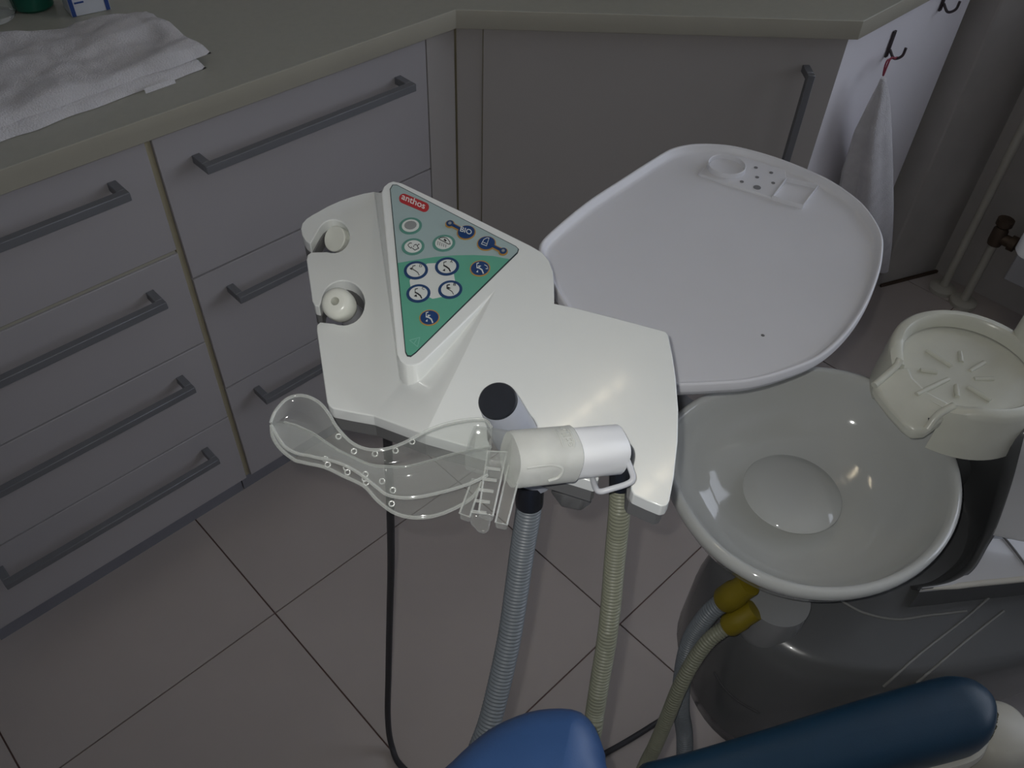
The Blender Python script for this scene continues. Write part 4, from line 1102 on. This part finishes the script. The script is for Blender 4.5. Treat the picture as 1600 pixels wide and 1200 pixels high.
apx = [(1000, 1197), (1085, 1175), (1200, 1140), (1330, 1099), (1450, 1064), (1487, 1060), (1518, 1068), (1543, 1088), (1554, 1112), (1552, 1142), (1538, 1166), (1500, 1180), (1400, 1205), (1250, 1245), (1100, 1285), (1020, 1300), (985, 1270), (982, 1222)]
AZ0 = 0.74
ao = [at(x, y, AZ0) for x, y in apx]; ao = [Vector((p.x, p.y, 0)) for p in ao]
ao = resample(catmull(ao + ao[:1], 10), 0.006)
m0, m1 = at(1060, 1225, AZ0), at(1500, 1120, AZ0); m0.z = m1.z = 0; ml = m1 - m0


def medial(prof, name, mt):
    V, F = [], []; n = len(ao)
    for t, z in prof:
        for p in ao:
            q_ = m0 + ml * max(0.0, min(1.0, (p - m0).dot(ml) / ml.dot(ml))); r_ = p.lerp(q_, t); V.append(Vector((r_.x, r_.y, AZ0 + z)))
    for i in range(len(prof) - 1):
        for k in range(n): F.append((i * n + k, i * n + (k + 1) % n, (i + 1) * n + (k + 1) % n, (i + 1) * n + k))
    F.append(tuple(range(n - 1, -1, -1))); F.append(tuple(range((len(prof) - 1) * n, len(prof) * n)))
    return obj(name, V, F, mt, ch, smooth=60)


medial([(0.15, -0.022), (0.03, -0.019), (0.0, -0.010), (0.0, 0.0), (0.04, 0.007), (0.13, 0.013), (0.28, 0.018), (0.5, 0.021), (0.75, 0.0225), (0.97, 0.023)], 'armrest_pad', M_BLUE_DIM)
medial([(0.5, -0.055), (0.1, -0.048), (-0.16, -0.036), (-0.19, -0.022), (-0.12, -0.016), (0.1, -0.016)], 'armrest_shell', M_SHELL)
ws = at(1551, 1112, AZ0 - 0.002)
wp = catmull([at(x, y, AZ0 - 0.001) for x, y in ((1532, 1080), (1545, 1092), (1553, 1106), (1555, 1122), (1553, 1140), (1546, 1156))], 14)
v, f = sweep([p + Vector((noise.noise(p * 900), noise.noise(p * 900 + Vector((5, 0, 0))), noise.noise(p * 900 + Vector((0, 9, 0))))) * 0.0012 for p in wp], [0.0006 + 0.0018 * abs(math.sin(i * 0.9)) * math.sin(math.pi * i / (len(wp) - 1)) for i in range(len(wp))], 8)
obj('worn_patch', v, f, M_FOAM, ch, smooth=60)
hc = ac + au * (AL / 2 + 0.022) - an * 0.004
rings_obj('hinge_cover', stadium(0.030, 0.030, c=hc, e=2.6), [(0.01, 0.620, 1), (0.0, 0.630, 1), (0.0, 0.700, 1), (0.003, 0.710, 1), (0.010, 0.717, 1)], M_SHELL, ch)
v, f = prism([hc + au * a - an * b + Vector((0, 0, 0.64)) for a, b in ((-0.02, -0.02), (0.02, -0.02), (0.02, 0.30), (-0.02, 0.30))], 0.05); obj('armrest_bracket', v, f, M_SHELL, ch, bevel=0.006)
bp_ = hc - an * 0.28
v, f = prism([Vector((-0.1, -0.42, 0.60)), Vector((bp_.x + 0.03, bp_.y - 0.02, 0.60)), Vector((bp_.x + 0.03, bp_.y - 0.34, 0.60)), Vector((-0.1, -0.80, 0.60))], 0.09); obj('seat_cushion', v, f, M_BLUE, ch, bevel=0.03, seg=4)
v, f = prism([Vector((0.05, -0.45, 0.512)), Vector((0.35, -0.45, 0.512)), Vector((0.35, -0.70, 0.512)), Vector((0.05, -0.70, 0.512))], zbot=0.0); obj('chair_base', v, f, M_SHELL, ch, bevel=0.02, seg=3)
v, f = prism([Vector((-0.05, -0.10, 0.78)), Vector((0.05, -0.10, 0.78)), Vector((0.07, -0.55, 0.52)), Vector((-0.05, -0.55, 0.52))], 0.04); obj('back_support', v, f, M_SHELL, ch)
